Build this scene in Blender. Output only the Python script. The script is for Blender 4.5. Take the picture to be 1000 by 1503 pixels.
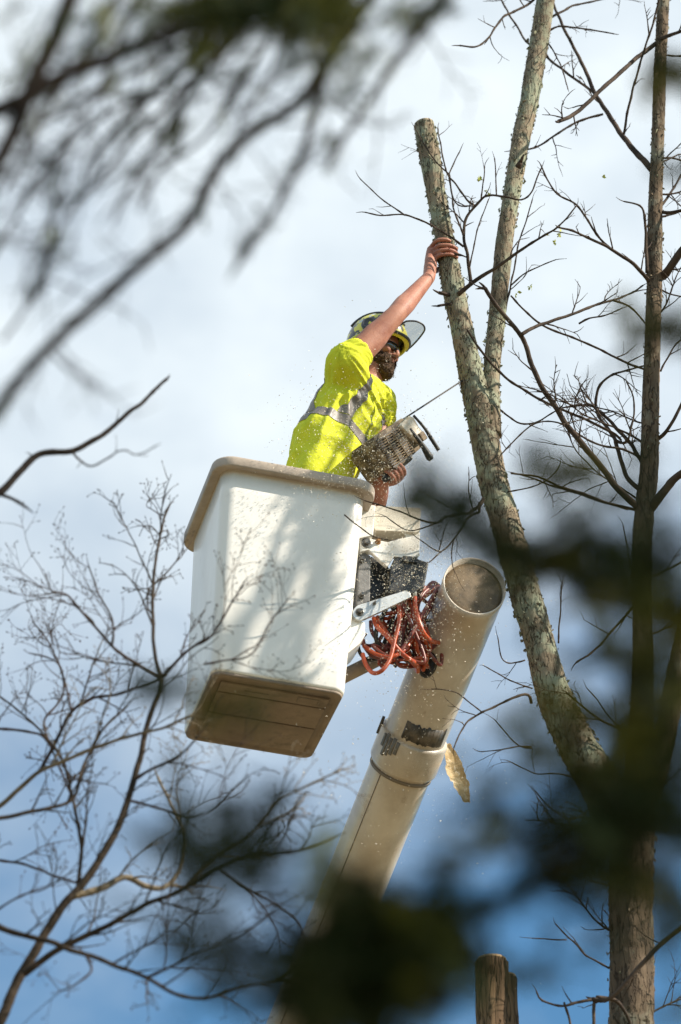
import bpy, bmesh, math, random
import numpy as np
from mathutils import Vector, Matrix, noise, Quaternion

rnd = random.Random(7)
scene = bpy.context.scene
for o in list(bpy.data.objects):
    bpy.data.objects.remove(o)

# ------------------------------------------------------------------ camera
F_PX, CX, CY = 4950.0, 500.0, 751.5
PITCH = math.radians(33.0)
CAM = Vector((0.0, 0.0, 1.7))
FW = Vector((0, math.cos(PITCH), math.sin(PITCH)))
RT = Vector((1, 0, 0))
UP = Vector((0, -math.sin(PITCH), math.cos(PITCH)))
cd = bpy.data.cameras.new('camera')
cam = bpy.data.objects.new('camera', cd)
scene.collection.objects.link(cam)
cam.location = CAM
cam.rotation_euler = (math.radians(90) + PITCH, 0, 0)
cd.sensor_fit = 'VERTICAL'
cd.sensor_height = 36.0
cd.sensor_width = 24.0
cd.lens = F_PX / 1503.0 * 36.0
cd.clip_start = 0.05
cd.clip_end = 6000
cd.dof.use_dof = True
cd.dof.focus_distance = 14.55
cd.dof.aperture_fstop = 2.5
scene.camera = cam

# ------------------------------------------------------------------ light
SUN_EL, SUN_AZ = math.radians(37), math.radians(74)      # azimuth: from behind the camera round to the right
SUN = Vector((math.cos(SUN_EL) * math.sin(SUN_AZ), -math.cos(SUN_EL) * math.cos(SUN_AZ), math.sin(SUN_EL)))
world = bpy.data.worlds.new('World')
scene.world = world
world.use_nodes = True
wn = world.node_tree
wn.nodes.clear()
def N(t, typ, **kw):
    n = t.nodes.new(typ)
    for k, v in kw.items():
        setattr(n, k, v)
    return n
w_out = N(wn, 'ShaderNodeOutputWorld')
w_bg = N(wn, 'ShaderNodeBackground')
SKY_STRENGTH = 0.07
w_bg.inputs['Strength'].default_value = SKY_STRENGTH
sky = N(wn, 'ShaderNodeTexSky', sky_type='NISHITA', sun_disc=False)
sky.sun_elevation = SUN_EL
sky.sun_rotation = math.pi - SUN_AZ
sky.air_density = 1.0
sky.dust_density = 0.5
sky.ozone_density = 0.9
w_tc = N(wn, 'ShaderNodeTexCoord')
w_map = N(wn, 'ShaderNodeMapping')
w_map.inputs['Scale'].default_value = (5.0, 5.0, 8.0)
w_map.inputs['Location'].default_value = (1.3, 0.4, 0.2)
w_n = N(wn, 'ShaderNodeTexNoise')
w_n.inputs['Scale'].default_value = 1.5
w_n.inputs['Detail'].default_value = 5
w_n.inputs['Roughness'].default_value = 0.5
w_sep = N(wn, 'ShaderNodeSeparateXYZ')
# a veil of thin high cloud that thickens towards the zenith, broken up by noise
w_z = N(wn, 'ShaderNodeMapRange')
w_z.inputs['From Min'].default_value = 0.43
w_z.inputs['From Max'].default_value = 0.58
w_z.inputs['To Min'].default_value = -0.02
w_z.inputs['To Max'].default_value = 0.74
w_nz = N(wn, 'ShaderNodeMapRange')
w_nz.inputs['From Min'].default_value = 0.36
w_nz.inputs['From Max'].default_value = 0.66
w_nz.inputs['To Min'].default_value = -0.16
w_nz.inputs['To Max'].default_value = 0.32
w_add = N(wn, 'ShaderNodeMath', operation='ADD', use_clamp=True)
w_mix = N(wn, 'ShaderNodeMix', data_type='RGBA')
w_mix.inputs['B'].default_value = (8.05, 8.75, 9.05, 1)
L = wn.links.new
L(w_tc.outputs['Generated'], w_map.inputs['Vector'])
L(w_map.outputs['Vector'], w_n.inputs['Vector'])
L(w_tc.outputs['Generated'], w_sep.inputs[0])
L(w_sep.outputs['Z'], w_z.inputs['Value'])
L(w_n.outputs['Fac'], w_nz.inputs['Value'])
# cloud made thinner overhead, out of view, to lower the sky's fill light
w_z2 = N(wn, 'ShaderNodeMapRange')
w_z2.inputs['From Min'].default_value = 0.74
w_z2.inputs['From Max'].default_value = 0.95
w_z2.inputs['To Min'].default_value = 1.0
w_z2.inputs['To Max'].default_value = 0.4
w_mul = N(wn, 'ShaderNodeMath', operation='MULTIPLY')
L(w_sep.outputs['Z'], w_z2.inputs['Value'])
L(w_z.outputs[0], w_mul.inputs[0])
L(w_z2.outputs[0], w_mul.inputs[1])
L(w_mul.outputs[0], w_add.inputs[0])
L(w_nz.outputs[0], w_add.inputs[1])
L(w_add.outputs[0], w_mix.inputs['Factor'])
w_tint = N(wn, 'ShaderNodeMix', data_type='RGBA', blend_type='MULTIPLY')     # white balance of the clear sky
w_tint.inputs['Factor'].default_value = 1.0
w_tint.inputs['B'].default_value = (0.70, 1.13, 1.27, 1)
L(sky.outputs[0], w_tint.inputs['A'])
L(w_tint.outputs['Result'], w_mix.inputs['A'])
L(w_mix.outputs['Result'], w_bg.inputs['Color'])
L(w_bg.outputs[0], w_out.inputs[0])

sd = bpy.data.lights.new('sun', 'SUN')
sd.energy = 5.0
sd.angle = math.radians(0.53)
sd.color = (1.0, 0.91, 0.77)
sun = bpy.data.objects.new('sun', sd)
scene.collection.objects.link(sun)
sun.rotation_euler = SUN.to_track_quat('Z', 'Y').to_euler()
sun.location = SUN * 60

scene.view_settings.view_transform = 'Standard'
scene.view_settings.look = 'None'
scene.view_settings.exposure = 0.82
scene.view_settings.gamma = 1.0
scene.cycles.use_denoising = True
scene.cycles.sample_clamp_indirect = 6.0
scene.cycles.max_bounces = 6

# ------------------------------------------------------------------ helpers
def at(px, py, Y):
    """The point seen at pixel (px, py) of the 1000x1503 frame, on the upright plane y = Y."""
    d = FW + RT * ((px - CX) / F_PX) + UP * ((CY - py) / F_PX)
    return CAM + d * (Y / d.y)
def mpp(p):
    """metres per pixel at world point p"""
    return (p - CAM).dot(FW) / F_PX

class MB:
    def __init__(s):
        s.v, s.f = [], []
    def add(s, vs, fs):
        b = len(s.v)
        s.v.extend([tuple(v) for v in vs])
        s.f.extend([tuple(i + b for i in f) for f in fs])
    def mesh(s, name, mat=None, smooth=True):
        me = bpy.data.meshes.new(name)
        me.from_pydata(s.v, [], s.f)
        if mat:
            me.materials.append(mat)
        if smooth:
            me.polygons.foreach_set('use_smooth', [True] * len(me.polygons))
        me.update()
        return me
    def build(s, name, mat=None, parent=None, smooth=True):
        return link(name, s.mesh(name, mat, smooth), parent)

def link(name, data, parent=None):
    o = bpy.data.objects.new(name, data)
    scene.collection.objects.link(o)
    if parent:
        o.parent = parent
        o.matrix_parent_inverse = world_of(parent).inverted()
    return o
def world_of(o):
    m = Matrix.LocRotScale(o.location, o.rotation_euler, o.scale)
    return (world_of(o.parent) @ o.matrix_parent_inverse @ m) if o.parent else m
def tag(o, label=None, cat=None, group=None, kind=None):
    for k, v in (('label', label), ('category', cat), ('group', group), ('kind', kind)):
        if v:
            o[k] = v
    return o
def thing(name, loc, label, cat, group=None):
    o = bpy.data.objects.new(name, None)
    o.empty_display_size = 0.2
    scene.collection.objects.link(o)
    o.location = loc
    return tag(o, label, cat, group)

def spline(pts, step):
    """Catmull-Rom through (Vector, radius) pairs, resampled about every `step` metres."""
    out = []
    n = len(pts)
    for i in range(n - 1):
        p0, p1, p2, p3 = pts[max(i - 1, 0)], pts[i], pts[i + 1], pts[min(i + 2, n - 1)]
        k = max(1, int(math.ceil((p2[0] - p1[0]).length / step)))
        for j in range(k):
            t = j / k
            t2, t3 = t * t, t * t * t
            v = 0.5 * ((2 * p1[0]) + (p2[0] - p0[0]) * t + (2 * p0[0] - 5 * p1[0] + 4 * p2[0] - p3[0]) * t2
                       + (3 * p1[0] - p0[0] - 3 * p2[0] + p3[0]) * t3)
            out.append((v, p1[1] + (p2[1] - p1[1]) * t))
    out.append((pts[-1][0].copy(), pts[-1][1]))
    return out

def frames(path):
    fr = []
    n = len(path)
    u = None
    for i in range(n):
        a, b = path[max(i - 1, 0)][0], path[min(i + 1, n - 1)][0]
        t = (b - a)
        t = t.normalized() if t.length > 1e-9 else Vector((0, 0, 1))
        if u is None:
            u = t.orthogonal().normalized()
        u = (u - t * u.dot(t))
        u = u.normalized() if u.length > 1e-6 else t.orthogonal().normalized()
        fr.append((t, u, t.cross(u)))
    return fr

def tube(mb, path, sides=8, cap=True, disp=None):
    fr = frames(path)
    vs, fs = [], []
    for i, (p, r) in enumerate(path):
        t, u, w = fr[i]
        for k in range(sides):
            a = 2 * math.pi * k / sides
            d = u * math.cos(a) + w * math.sin(a)
            rr = r if disp is None else r * disp(p + d * r, i, d)
            vs.append(p + d * rr)
    n = len(path)
    for i in range(n - 1):
        for k in range(sides):
            k2 = (k + 1) % sides
            fs.append((i * sides + k, i * sides + k2, (i + 1) * sides + k2, (i + 1) * sides + k))
    if cap:
        b = len(vs)
        vs.append(path[0][0]); vs.append(path[-1][0])
        for k in range(sides):
            k2 = (k + 1) % sides
            fs.append((b, k2, k))
            fs.append((b + 1, (n - 1) * sides + k, (n - 1) * sides + k2))
    mb.add(vs, fs)

def capsule(mb, pts, sides=14, step=0.02):
    """Tapered limb through (Vector, radius) with round ends."""
    path = spline(pts, step)
    a, b = path[0], path[-1]
    ta = (path[0][0] - path[1][0]).normalized()
    tb = (path[-1][0] - path[-2][0]).normalized()
    pre = [(a[0] + ta * a[1] * math.sin(x), a[1] * math.cos(x)) for x in (1.5, 1.2, .8, .4)]
    post = [(b[0] + tb * b[1] * math.sin(x), b[1] * math.cos(x)) for x in (.4, .8, 1.2, 1.5)]
    tube(mb, pre + path + post, sides)

def ellipsoid(mb, c, ax, n=14, m=10):
    """ax: three Vectors, the half axes."""
    vs, fs = [], []
    for i in range(1, m):
        th = math.pi * i / m
        for k in range(n):
            a = 2 * math.pi * k / n
            vs.append(c + ax[0] * (math.sin(th) * math.cos(a)) + ax[1] * (math.sin(th) * math.sin(a)) + ax[2] * math.cos(th))
    for i in range(m - 2):
        for k in range(n):
            k2 = (k + 1) % n
            fs.append((i * n + k, (i + 1) * n + k, (i + 1) * n + k2, i * n + k2))
    b = len(vs)
    vs.append(c + ax[2]); vs.append(c - ax[2])
    for k in range(n):
        k2 = (k + 1) % n
        fs.append((b, k, k2))
        fs.append((b + 1, (m - 2) * n + k2, (m - 2) * n + k))
    mb.add(vs, fs)

def loft(mb, rings, cap=True):
    n = len(rings[0])
    vs = [v for r in rings for v in r]
    fs = []
    for i in range(len(rings) - 1):
        for k in range(n):
            k2 = (k + 1) % n
            fs.append((i * n + k, i * n + k2, (i + 1) * n + k2, (i + 1) * n + k))
    if cap:
        fs.append(tuple(reversed(range(n))))
        fs.append(tuple(range((len(rings) - 1) * n, len(rings) * n)))
    mb.add(vs, fs)

def prism(mb, poly, ext):
    """poly: list of Vectors in a plane; ext: extrusion Vector."""
    n = len(poly)
    vs = list(poly) + [p + ext for p in poly]
    fs = [tuple(range(n)), tuple(reversed(range(n, 2 * n)))]
    for k in range(n):
        k2 = (k + 1) % n
        fs.append((k, n + k, n + k2, k2))
    mb.add(vs, fs)

def fix_normals(me, bevel=0.0, seg=2):
    bm = bmesh.new()
    bm.from_mesh(me)
    if bevel:
        bmesh.ops.remove_doubles(bm, verts=bm.verts, dist=1e-6)
        es = [e for e in bm.edges if len(e.link_faces) == 2 and e.calc_face_angle(0) > 0.5]
        bmesh.ops.bevel(bm, geom=es, offset=bevel, segments=seg, profile=0.7, affect='EDGES', clamp_overlap=True)
    bmesh.ops.recalc_face_normals(bm, faces=bm.faces)
    bm.to_mesh(me)
    bm.free()
    return me

def remesh(mb, name, voxel, smooth=4):
    """One continuous surface round everything in mb."""
    me = mb.mesh(name + '_raw')
    fix_normals(me)
    o = bpy.data.objects.new(name + '_raw', me)
    scene.collection.objects.link(o)
    md = o.modifiers.new('remesh', 'REMESH')
    md.mode = 'VOXEL'
    md.voxel_size = voxel
    if smooth:
        sm = o.modifiers.new('smooth', 'SMOOTH')
        sm.factor = 0.5
        sm.iterations = smooth
    dg = bpy.context.evaluated_depsgraph_get()
    ev = o.evaluated_get(dg)
    out = bpy.data.meshes.new_from_object(ev)
    out.name = name
    bpy.data.objects.remove(o)
    bpy.data.meshes.remove(me)
    out.polygons.foreach_set('use_smooth', [True] * len(out.polygons))
    return out

def rand_unit():
    while True:
        v = Vector((rnd.uniform(-1, 1), rnd.uniform(-1, 1), rnd.uniform(-1, 1)))
        if 0.05 < v.length < 1:
            return v.normalized()

# ------------------------------------------------------------------ materials
def mat(name, c1, c2=None, scale=6.0, rough=0.6, bump=0.0, bscale=40.0, stretch=(1, 1, 1), lo=0.4, hi=0.62,
        spec=0.5, metal=0.0, c3=None, s3=25.0, lo3=0.55, hi3=0.66, detail=6.0, coat=0.0, furrow=None):
    m = bpy.data.materials.new(name)
    m.use_nodes = True
    t = m.node_tree
    b = t.nodes['Principled BSDF']
    b.inputs['Roughness'].default_value = rough
    b.inputs['Specular IOR Level'].default_value = spec
    b.inputs['Metallic'].default_value = metal
    b.inputs['Coat Weight'].default_value = coat
    b.inputs['Base Color'].default_value = (*c1, 1)
    tc = N(t, 'ShaderNodeTexCoord')
    mp = N(t, 'ShaderNodeMapping')
    mp.inputs['Scale'].default_value = stretch
    t.links.new(tc.outputs['Object'], mp.inputs['Vector'])
    def layer(a, colour, sc, l, h, src):
        n = N(t, 'ShaderNodeTexNoise')
        n.inputs['Scale'].default_value = sc
        n.inputs['Detail'].default_value = detail
        n.inputs['Roughness'].default_value = 0.62
        t.links.new(src, n.inputs['Vector'])
        r = N(t, 'ShaderNodeMapRange')
        r.inputs['From Min'].default_value = l
        r.inputs['From Max'].default_value = h
        t.links.new(n.outputs['Fac'], r.inputs['Value'])
        x = N(t, 'ShaderNodeMix', data_type='RGBA')
        t.links.new(r.outputs[0], x.inputs['Factor'])
        if isinstance(a, tuple):
            x.inputs['A'].default_value = (*a, 1)
        else:
            t.links.new(a, x.inputs['A'])
        x.inputs['B'].default_value = (*colour, 1)
        return x.outputs['Result']
    col = None
    if c2:
        col = layer(c1, c2, scale, lo, hi, mp.outputs[0])
    if c3:
        col = layer(col if col is not None else c1, c3, s3, lo3, hi3, tc.outputs['Object'])
    fur = None
    if furrow:
        fs_, fw_, fc_ = furrow
        n = N(t, 'ShaderNodeTexNoise')
        n.inputs['Scale'].default_value = fs_
        n.inputs['Detail'].default_value = 3
        t.links.new(mp.outputs[0], n.inputs['Vector'])
        a1 = N(t, 'ShaderNodeMath', operation='SUBTRACT'); a1.inputs[1].default_value = .5
        a2 = N(t, 'ShaderNodeMath', operation='ABSOLUTE')
        r = N(t, 'ShaderNodeMapRange'); r.inputs['From Max'].default_value = fw_
        t.links.new(n.outputs['Fac'], a1.inputs[0]); t.links.new(a1.outputs[0], a2.inputs[0]); t.links.new(a2.outputs[0], r.inputs['Value'])
        x = N(t, 'ShaderNodeMix', data_type='RGBA')
        x.inputs['A'].default_value = (*fc_, 1)
        t.links.new(r.outputs[0], x.inputs['Factor']); t.links.new(col, x.inputs['B'])
        col = x.outputs['Result']; fur = r.outputs[0]
    if col is not None:
        t.links.new(col, b.inputs['Base Color'])
    if bump:
        n = N(t, 'ShaderNodeTexNoise')
        n.inputs['Scale'].default_value = bscale
        n.inputs['Detail'].default_value = 5
        t.links.new(mp.outputs[0], n.inputs['Vector'])
        bp = N(t, 'ShaderNodeBump')
        bp.inputs['Strength'].default_value = bump
        bp.inputs['Distance'].default_value = 0.01
        if fur is not None:
            ad = N(t, 'ShaderNodeMath', operation='ADD')
            t.links.new(n.outputs['Fac'], ad.inputs[0]); t.links.new(fur, ad.inputs[1])
            t.links.new(ad.outputs[0], bp.inputs['Height'])
        else:
            t.links.new(n.outputs['Fac'], bp.inputs['Height'])
        t.links.new(bp.outputs[0], b.inputs['Normal'])
    return m

M = {}
M['bark'] = mat('bark', (.145, .105, .07), (.065, .048, .033), 12, .92, .9, 45, (1, 1, .22), .40, .62, spec=.15,
                c3=(.19, .175, .13), s3=7, lo3=.52, hi3=.66, furrow=(40, .030, (.055, .040, .028)))
M['bark_lichen'] = mat('bark_lichen', (.27, .215, .15), (.125, .10, .07), 9, .92, 1.0, 50, (1, 1, .25), .42, .60, spec=.12,
                       c3=(.25, .265, .19), s3=9, lo3=.44, hi3=.60, furrow=(44, .024, (.10, .078, .056)))
M['bark_brown'] = mat('bark_brown', (.21, .135, .075), (.10, .063, .037), 12, .9, 1.0, 40, (1, 1, .09), .4, .62, spec=.15, furrow=(46, .045, (.06, .04, .025)))
M['twig'] = mat('twig', (.042, .031, .025), (.085, .062, .047), 14, .85, .4, 90, spec=.1)
M['dead_twig'] = mat('dead_twig', (.20, .155, .10), (.10, .08, .055), 14, .8, .4, 90, spec=.3)
M['shrub_bark'] = mat('shrub_bark', (.026, .020, .015), (.060, .044, .031), 9, .85, .5, 60, spec=.1)
M['bud_twig'] = mat('bud_twig', (.060, .038, .029), (.035, .026, .021), 20, .8, spec=.1)
M['lichen'] = mat('lichen', (.25, .26, .185), (.155, .15, .095), 30, .95, spec=.1)
M['bark_flake'] = mat('bark_flake', (.15, .115, .08), (.24, .20, .14), 30, .95, spec=.1)
M['cut_wood'] = mat('cut_wood', (.62, .45, .26), (.48, .32, .17), 30, .85, .3, 120, spec=.2)
M['young_leaf'] = mat('young_leaf', (.42, .42, .05), (.30, .36, .05), 30, .6)
M['gelcoat'] = mat('gelcoat', (.78, .755, .71), (.69, .655, .60), 4, .34, .05, 60, (1, 1, .45), .42, .7, c3=(.52, .47, .40), s3=9, lo3=.62, hi3=.86, coat=.2)
M['rim'] = mat('rim', (.40, .33, .265), (.29, .235, .185), 7, .5, .1, 80)  # tan darkened to carry the shadow on the rim in its colour
M['base_dirt_shade'] = mat('base_dirt_shade', (.23, .175, .13), (.13, .097, .07), 5, .7, .2, 60, lo=.35, hi=.7, c3=(.10, .078, .055), s3=11, lo3=.56, hi3=.72)  # dirty brown, with the shade of the underside put into the colour too
M['boom'] = mat('boom', (.60, .53, .445), (.41, .34, .265), 4, .36, .05, 40, (1, 1, .5), lo=.38, hi=.66, c3=(.27, .21, .155), s3=13, lo3=.62, hi3=.76, coat=.15)
M['boom_end'] = mat('boom_end', (.20, .135, .07), (.085, .058, .03), 9, .6, .1, 60)
M['seam'] = mat('seam', (.16, .13, .10), rough=.7)
M['white_paint'] = mat('white_paint', (.76, .74, .69), (.60, .56, .49), 8, .4, c3=(.40, .33, .25), s3=18, lo3=.62, hi3=.74)
M['cream'] = mat('cream', (.70, .64, .53), (.55, .48, .38), 8, .5)
M['dark_steel'] = mat('dark_steel', (.13, .125, .12), (.06, .058, .055), 14, .45, .2, 80, metal=.4)
M['grey_pad'] = mat('grey_pad', (.17, .165, .16), (.10, .098, .095), 18, .6, .2, 80)
M['black'] = mat('black', (.012, .012, .011), (.03, .03, .028), 14, .45)
M['silver'] = mat('silver', (.62, .62, .60), (.46, .46, .44), 12, .35, .05, 120, metal=.55)
M['bolt'] = mat('bolt', (.20, .19, .175), (.10, .095, .085), 40, .4, metal=.8)
M['rust'] = mat('rust', (.34, .16, .04), (.20, .09, .03), 40, .8)
M['hose'] = mat('hose', (.46, .075, .018), (.27, .036, .014), 12, .35, spec=.5)
M['hose_dark'] = mat('hose_dark', (.20, .035, .022), (.12, .03, .02), 14, .4)
M['hose_black'] = mat('hose_black', (.022, .02, .018), (.04, .036, .03), 14, .45)
M['tan_tube'] = mat('tan_tube', (.36, .29, .23), (.22, .18, .14), 12, .6)
M['tape'] = mat('tape', (.03, .028, .025), (.12, .10, .08), 20, .5)
M['frayed'] = mat('frayed', (.56, .43, .25), (.40, .28, .13), 18, .85, .6, 60, c3=(.72, .62, .46), s3=40)
M['skin'] = mat('skin', (.40, .185, .125), (.29, .115, .078), 11, .55, .15, 160, spec=.28)
M['skin'].node_tree.nodes['Principled BSDF'].inputs['Subsurface Weight'].default_value = 0.08
M['skin'].node_tree.nodes['Principled BSDF'].inputs['Subsurface Radius'].default_value = (.01, .004, .002)
M['beard'] = mat('beard', (.055, .032, .02), (.11, .065, .038), 60, .8, 1.0, 260, spec=.2)
M['hivis'] = mat('hivis', (.66, .68, .045), (.55, .58, .035), 8, .85, .35, 55, spec=.15)
M['reflective'] = mat('reflective', (.215, .19, .17), (.15, .13, .115), 25, .45, .1, 200)
M['trousers'] = mat('trousers', (.035, .032, .03), (.055, .05, .045), 25, .85)
M['boot'] = mat('boot', (.07, .045, .028), rough=.6)
M['helmet_yellow'] = mat('helmet_yellow', (.74, .66, .03), (.60, .55, .04), 14, .35, coat=.3)
M['helmet_print'] = mat('helmet_print', (.66, .60, .05), (.035, .037, .045), 20, .35, lo=.47, hi=.485, detail=1.5, c3=(.42, .46, .46), s3=30, lo3=.6, hi3=.615, coat=.3)
M['helmet_black'] = mat('helmet_black', (.035, .035, .042), (.06, .06, .066), 20, .45)
M['lens'] = mat('lens', (.02, .018, .022), rough=.06, spec=.8, coat=.6)
M['strap'] = mat('strap', (.02, .02, .02), rough=.7)
M['saw_body'] = mat('saw_body', (.085, .06, .04), (.30, .22, .135), 26, .8, .3, 120, lo=.42, hi=.62)
M['saw_fin'] = mat('saw_fin', (.26, .18, .10), (.10, .065, .038), 60, .85)
M['saw_dark'] = mat('saw_dark', (.022, .02, .017), (.05, .042, .034), 30, .6)
M['saw_dust'] = mat('saw_dust', (.74, .68, .58), (.58, .49, .38), 40, .9, .6, 200)
M['saw_black'] = mat('saw_black', (.02, .02, .02), (.10, .085, .07), 60, .6, lo=.56, hi=.66)
M['bar'] = mat('bar', (.022, .021, .02), (.04, .038, .036), 30, .6, spec=.3)
M['chip'] = mat('chip', (.84, .78, .66), (.74, .64, .48), 30, .85)
M['needle'] = mat('needle', (.060, .070, .012), (.15, .135, .02), 7, .6, spec=.1)  # brighter olive: sunlight through the needles put into the colour
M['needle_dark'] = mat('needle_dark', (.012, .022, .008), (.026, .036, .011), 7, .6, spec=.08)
M['conifer_bark'] = mat('conifer_bark', (.018, .014, .012), (.032, .026, .022), 20, .9, .6, 60, spec=.05)
M['ground'] = mat('ground', (.22, .165, .095), (.12, .11, .045), 1.2, .95, .8, 12, c3=(.30, .225, .14), s3=7, lo3=.5, hi3=.65)
# clear visor
m = bpy.data.materials.new('clear_visor'); m.use_nodes = True
t = m.node_tree; b = t.nodes['Principled BSDF']
g = N(t, 'ShaderNodeBsdfGlossy'); g.inputs['Roughness'].default_value = .05
tr = N(t, 'ShaderNodeBsdfTransparent'); tr.inputs['Color'].default_value = (.88, .9, .9, 1)
df = N(t, 'ShaderNodeBsdfDiffuse'); df.inputs['Color'].default_value = (.6, .6, .58, 1)
mx = N(t, 'ShaderNodeMixShader'); mx.inputs[0].default_value = .10
mx2 = N(t, 'ShaderNodeMixShader'); mx2.inputs[0].default_value = .16
t.links.new(tr.outputs[0], mx.inputs[1]); t.links.new(g.outputs[0], mx.inputs[2])
t.links.new(mx.outputs[0], mx2.inputs[1]); t.links.new(df.outputs[0], mx2.inputs[2])
t.links.new(mx2.outputs[0], t.nodes['Material Output'].inputs['Surface'])
M['visor'] = m

# ------------------------------------------------------------------ ground
mb = MB()
n = 60
vs, fs = [], []
for i in range(n + 1):
    for j in range(n + 1):
        a, b_ = (i / n * 2 - 1), (j / n * 2 - 1)
        x, y = math.copysign(abs(a) ** 2.4, a) * 1500, math.copysign(abs(b_) ** 2.4, b_) * 1500
        vs.append((x, y, 0.12 * noise.noise(Vector((x * .2, y * .2, 0))) - .02))
for i in range(n):
    for j in range(n):
        k = i * (n + 1) + j
        fs.append((k, k + n + 1, k + n + 2, k + 1))
mb.add(vs, fs)
tag(mb.build('ground', M['ground']), kind='structure')

# ------------------------------------------------------------------ bare tree in the middle and on the right
TREE_Y = 12.12
def c4(*p): return [(x / 2 + 500, y / 2) for x, y in p]
def c5(*p): return [(x / 1.996 + 500, 750 + y / 1.996) for x, y in p]
def c3(*p): return [(480 + x * .3, 720 + y * .3) for x, y in p]
def c9(*p): return [(700 + x * .3, 680 + y * .3) for x, y in p]

tree = thing('bare_tree', (0, 0, 0), 'bare lichen-covered tree the worker is cutting, with a lopped stem and a tall forked stem', 'tree')
base = at(927, 1503, TREE_Y)
tree.location = (base.x, base.y, 0)

def bark_disp(seed, amp=.10, fur=.10):
    def f(p, i, d):
        q = Vector((p.x * 9 + seed, p.y * 9, p.z * 3))
        big = noise.noise(q) * amp
        q2 = Vector((p.x * 42 + seed, p.y * 42, p.z * 9))
        ridge = abs(noise.noise(q2))
        q3 = Vector((p.x * 90, p.y * 90 + seed, p.z * 55))
        return 1 + big - fur * max(0, .22 - ridge) * 3 + noise.noise(q3) * .05
    return f

stem_paths = {}
def px_stem(pts, Y, step=.012, Yend=None):
    out = []
    n = len(pts)
    for i, (x, y, r) in enumerate(pts):
        yy = Y if Yend is None else Y + (Yend - Y) * i / (n - 1)
        p = at(x, y, yy)
        out.append((p, r * mpp(p)))
    return spline(out, step)

trunk_px = [(927, 1503, 34), (927, 1400, 33.5), (927, 1300, 33), (932, 1220, 31), (938, 1160, 27), (941, 1110, 21), (942, 1050, 17.5), (944, 960, 15.5),
            (942, 880, 14.5), (943, 800, 15), (947, 740, 14.5), (953, 690, 14), (955, 600, 13), (958, 500, 12), (961, 400, 11.5),
            (962, 300, 10.5), (966, 200, 9.5), (969, 100, 9.2), (974, 0, 9), (980, -120, 8), (992, -260, 6), (1003, -420, 3)]
tp = px_stem(trunk_px, TREE_Y)
# down to the ground
r0 = tp[0][1]
b0 = tp[0][0]
low = [(Vector((b0.x + .05, b0.y, -.1)), r0 * 1.9), (Vector((b0.x + .04, b0.y, .25)), r0 * 1.5), (Vector((b0.x + .02, b0.y, 1.5)), r0 * 1.2), (Vector((b0.x, b0.y, b0.z - .6)), r0 * 1.04)]
tp = spline(low + [tp[0]], .08)[:-1] + tp
mb = MB(); tube(mb, tp, 30, disp=bark_disp(3.1, .07, .07))
trunk = mb.build('trunk', M['bark'], tree)
stem_paths['trunk'] = tp
# right-hand limb leaving the frame
limb_px = [(938, 1190, 20), (958, 1150, 18), (972, 1100, 16.5), (986, 1030, 16), (1002, 950, 15), (1022, 860, 14), (1050, 740, 12), (1080, 600, 9), (1100, 420, 5)]
tp = px_stem(limb_px, TREE_Y, .02, TREE_Y - .15)
mb = MB(); tube(mb, tp, 24, disp=bark_disp(8.3))
mb.build('limb', M['bark'], tree); stem_paths['limb_r'] = tp
# lopped stem A
A_px = [(925, 1245, 26), (902, 1195, 31), (878, 1145, 31), (850, 1098, 29), (815, 1025, 26), (794, 950, 23), (772, 875, 22.5), (751, 800, 22.5), (737, 750, 21.5),
        (726, 715, 21.5), (713, 650, 21), (703, 600, 20.5), (695, 562, 19.5), (688, 530, 18), (677, 480, 17), (667, 430, 16.5), (659, 390, 15), (652, 350, 14), (643, 300, 14.5), (634, 245, 15),
        (627, 205, 15.5), (623, 183, 15.5)]
A_path = px_stem(A_px, TREE_Y)
mb = MB(); tube(mb, A_path, 30, disp=bark_disp(1.7, .08, .08))
limbA = mb.build('limb', M['bark_lichen'], tree)
tag(limbA, 'stem cut off flat at the top, held by the worker')
stem_paths['A'] = A_path
# fresh cut face
e, r = A_path[-1]
ax = (A_path[-1][0] - A_path[-4][0]).normalized()
mb = MB()
tube(mb, [(e - ax * .01, r * .93), (e + ax * .003, r * .93)], 24)
mb.build('cut_end', M['cut_wood'], limbA, smooth=False)
# stem B, tall, to the right of the fork
B_px = [(724, 640, 13), (720, 600, 14.5), (721, 560, 13), (725, 510, 12.8), (731, 450, 13), (736, 400, 13), (741, 350, 13), (749, 300, 13), (759, 240, 13.3), (766, 200, 13.5), (777, 150, 14), (785, 100, 14),
        (793, 50, 14), (801, 0, 13.5), (815, -90, 12), (832, -200, 9), (845, -330, 5)]
B_path = px_stem(B_px, TREE_Y, .012, TREE_Y + .15)
mb = MB(); tube(mb, B_path, 28, disp=bark_disp(5.5, .08, .07))
limbB = mb.build('limb', M['bark_lichen'], tree)
stem_paths['B'] = B_path

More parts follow.
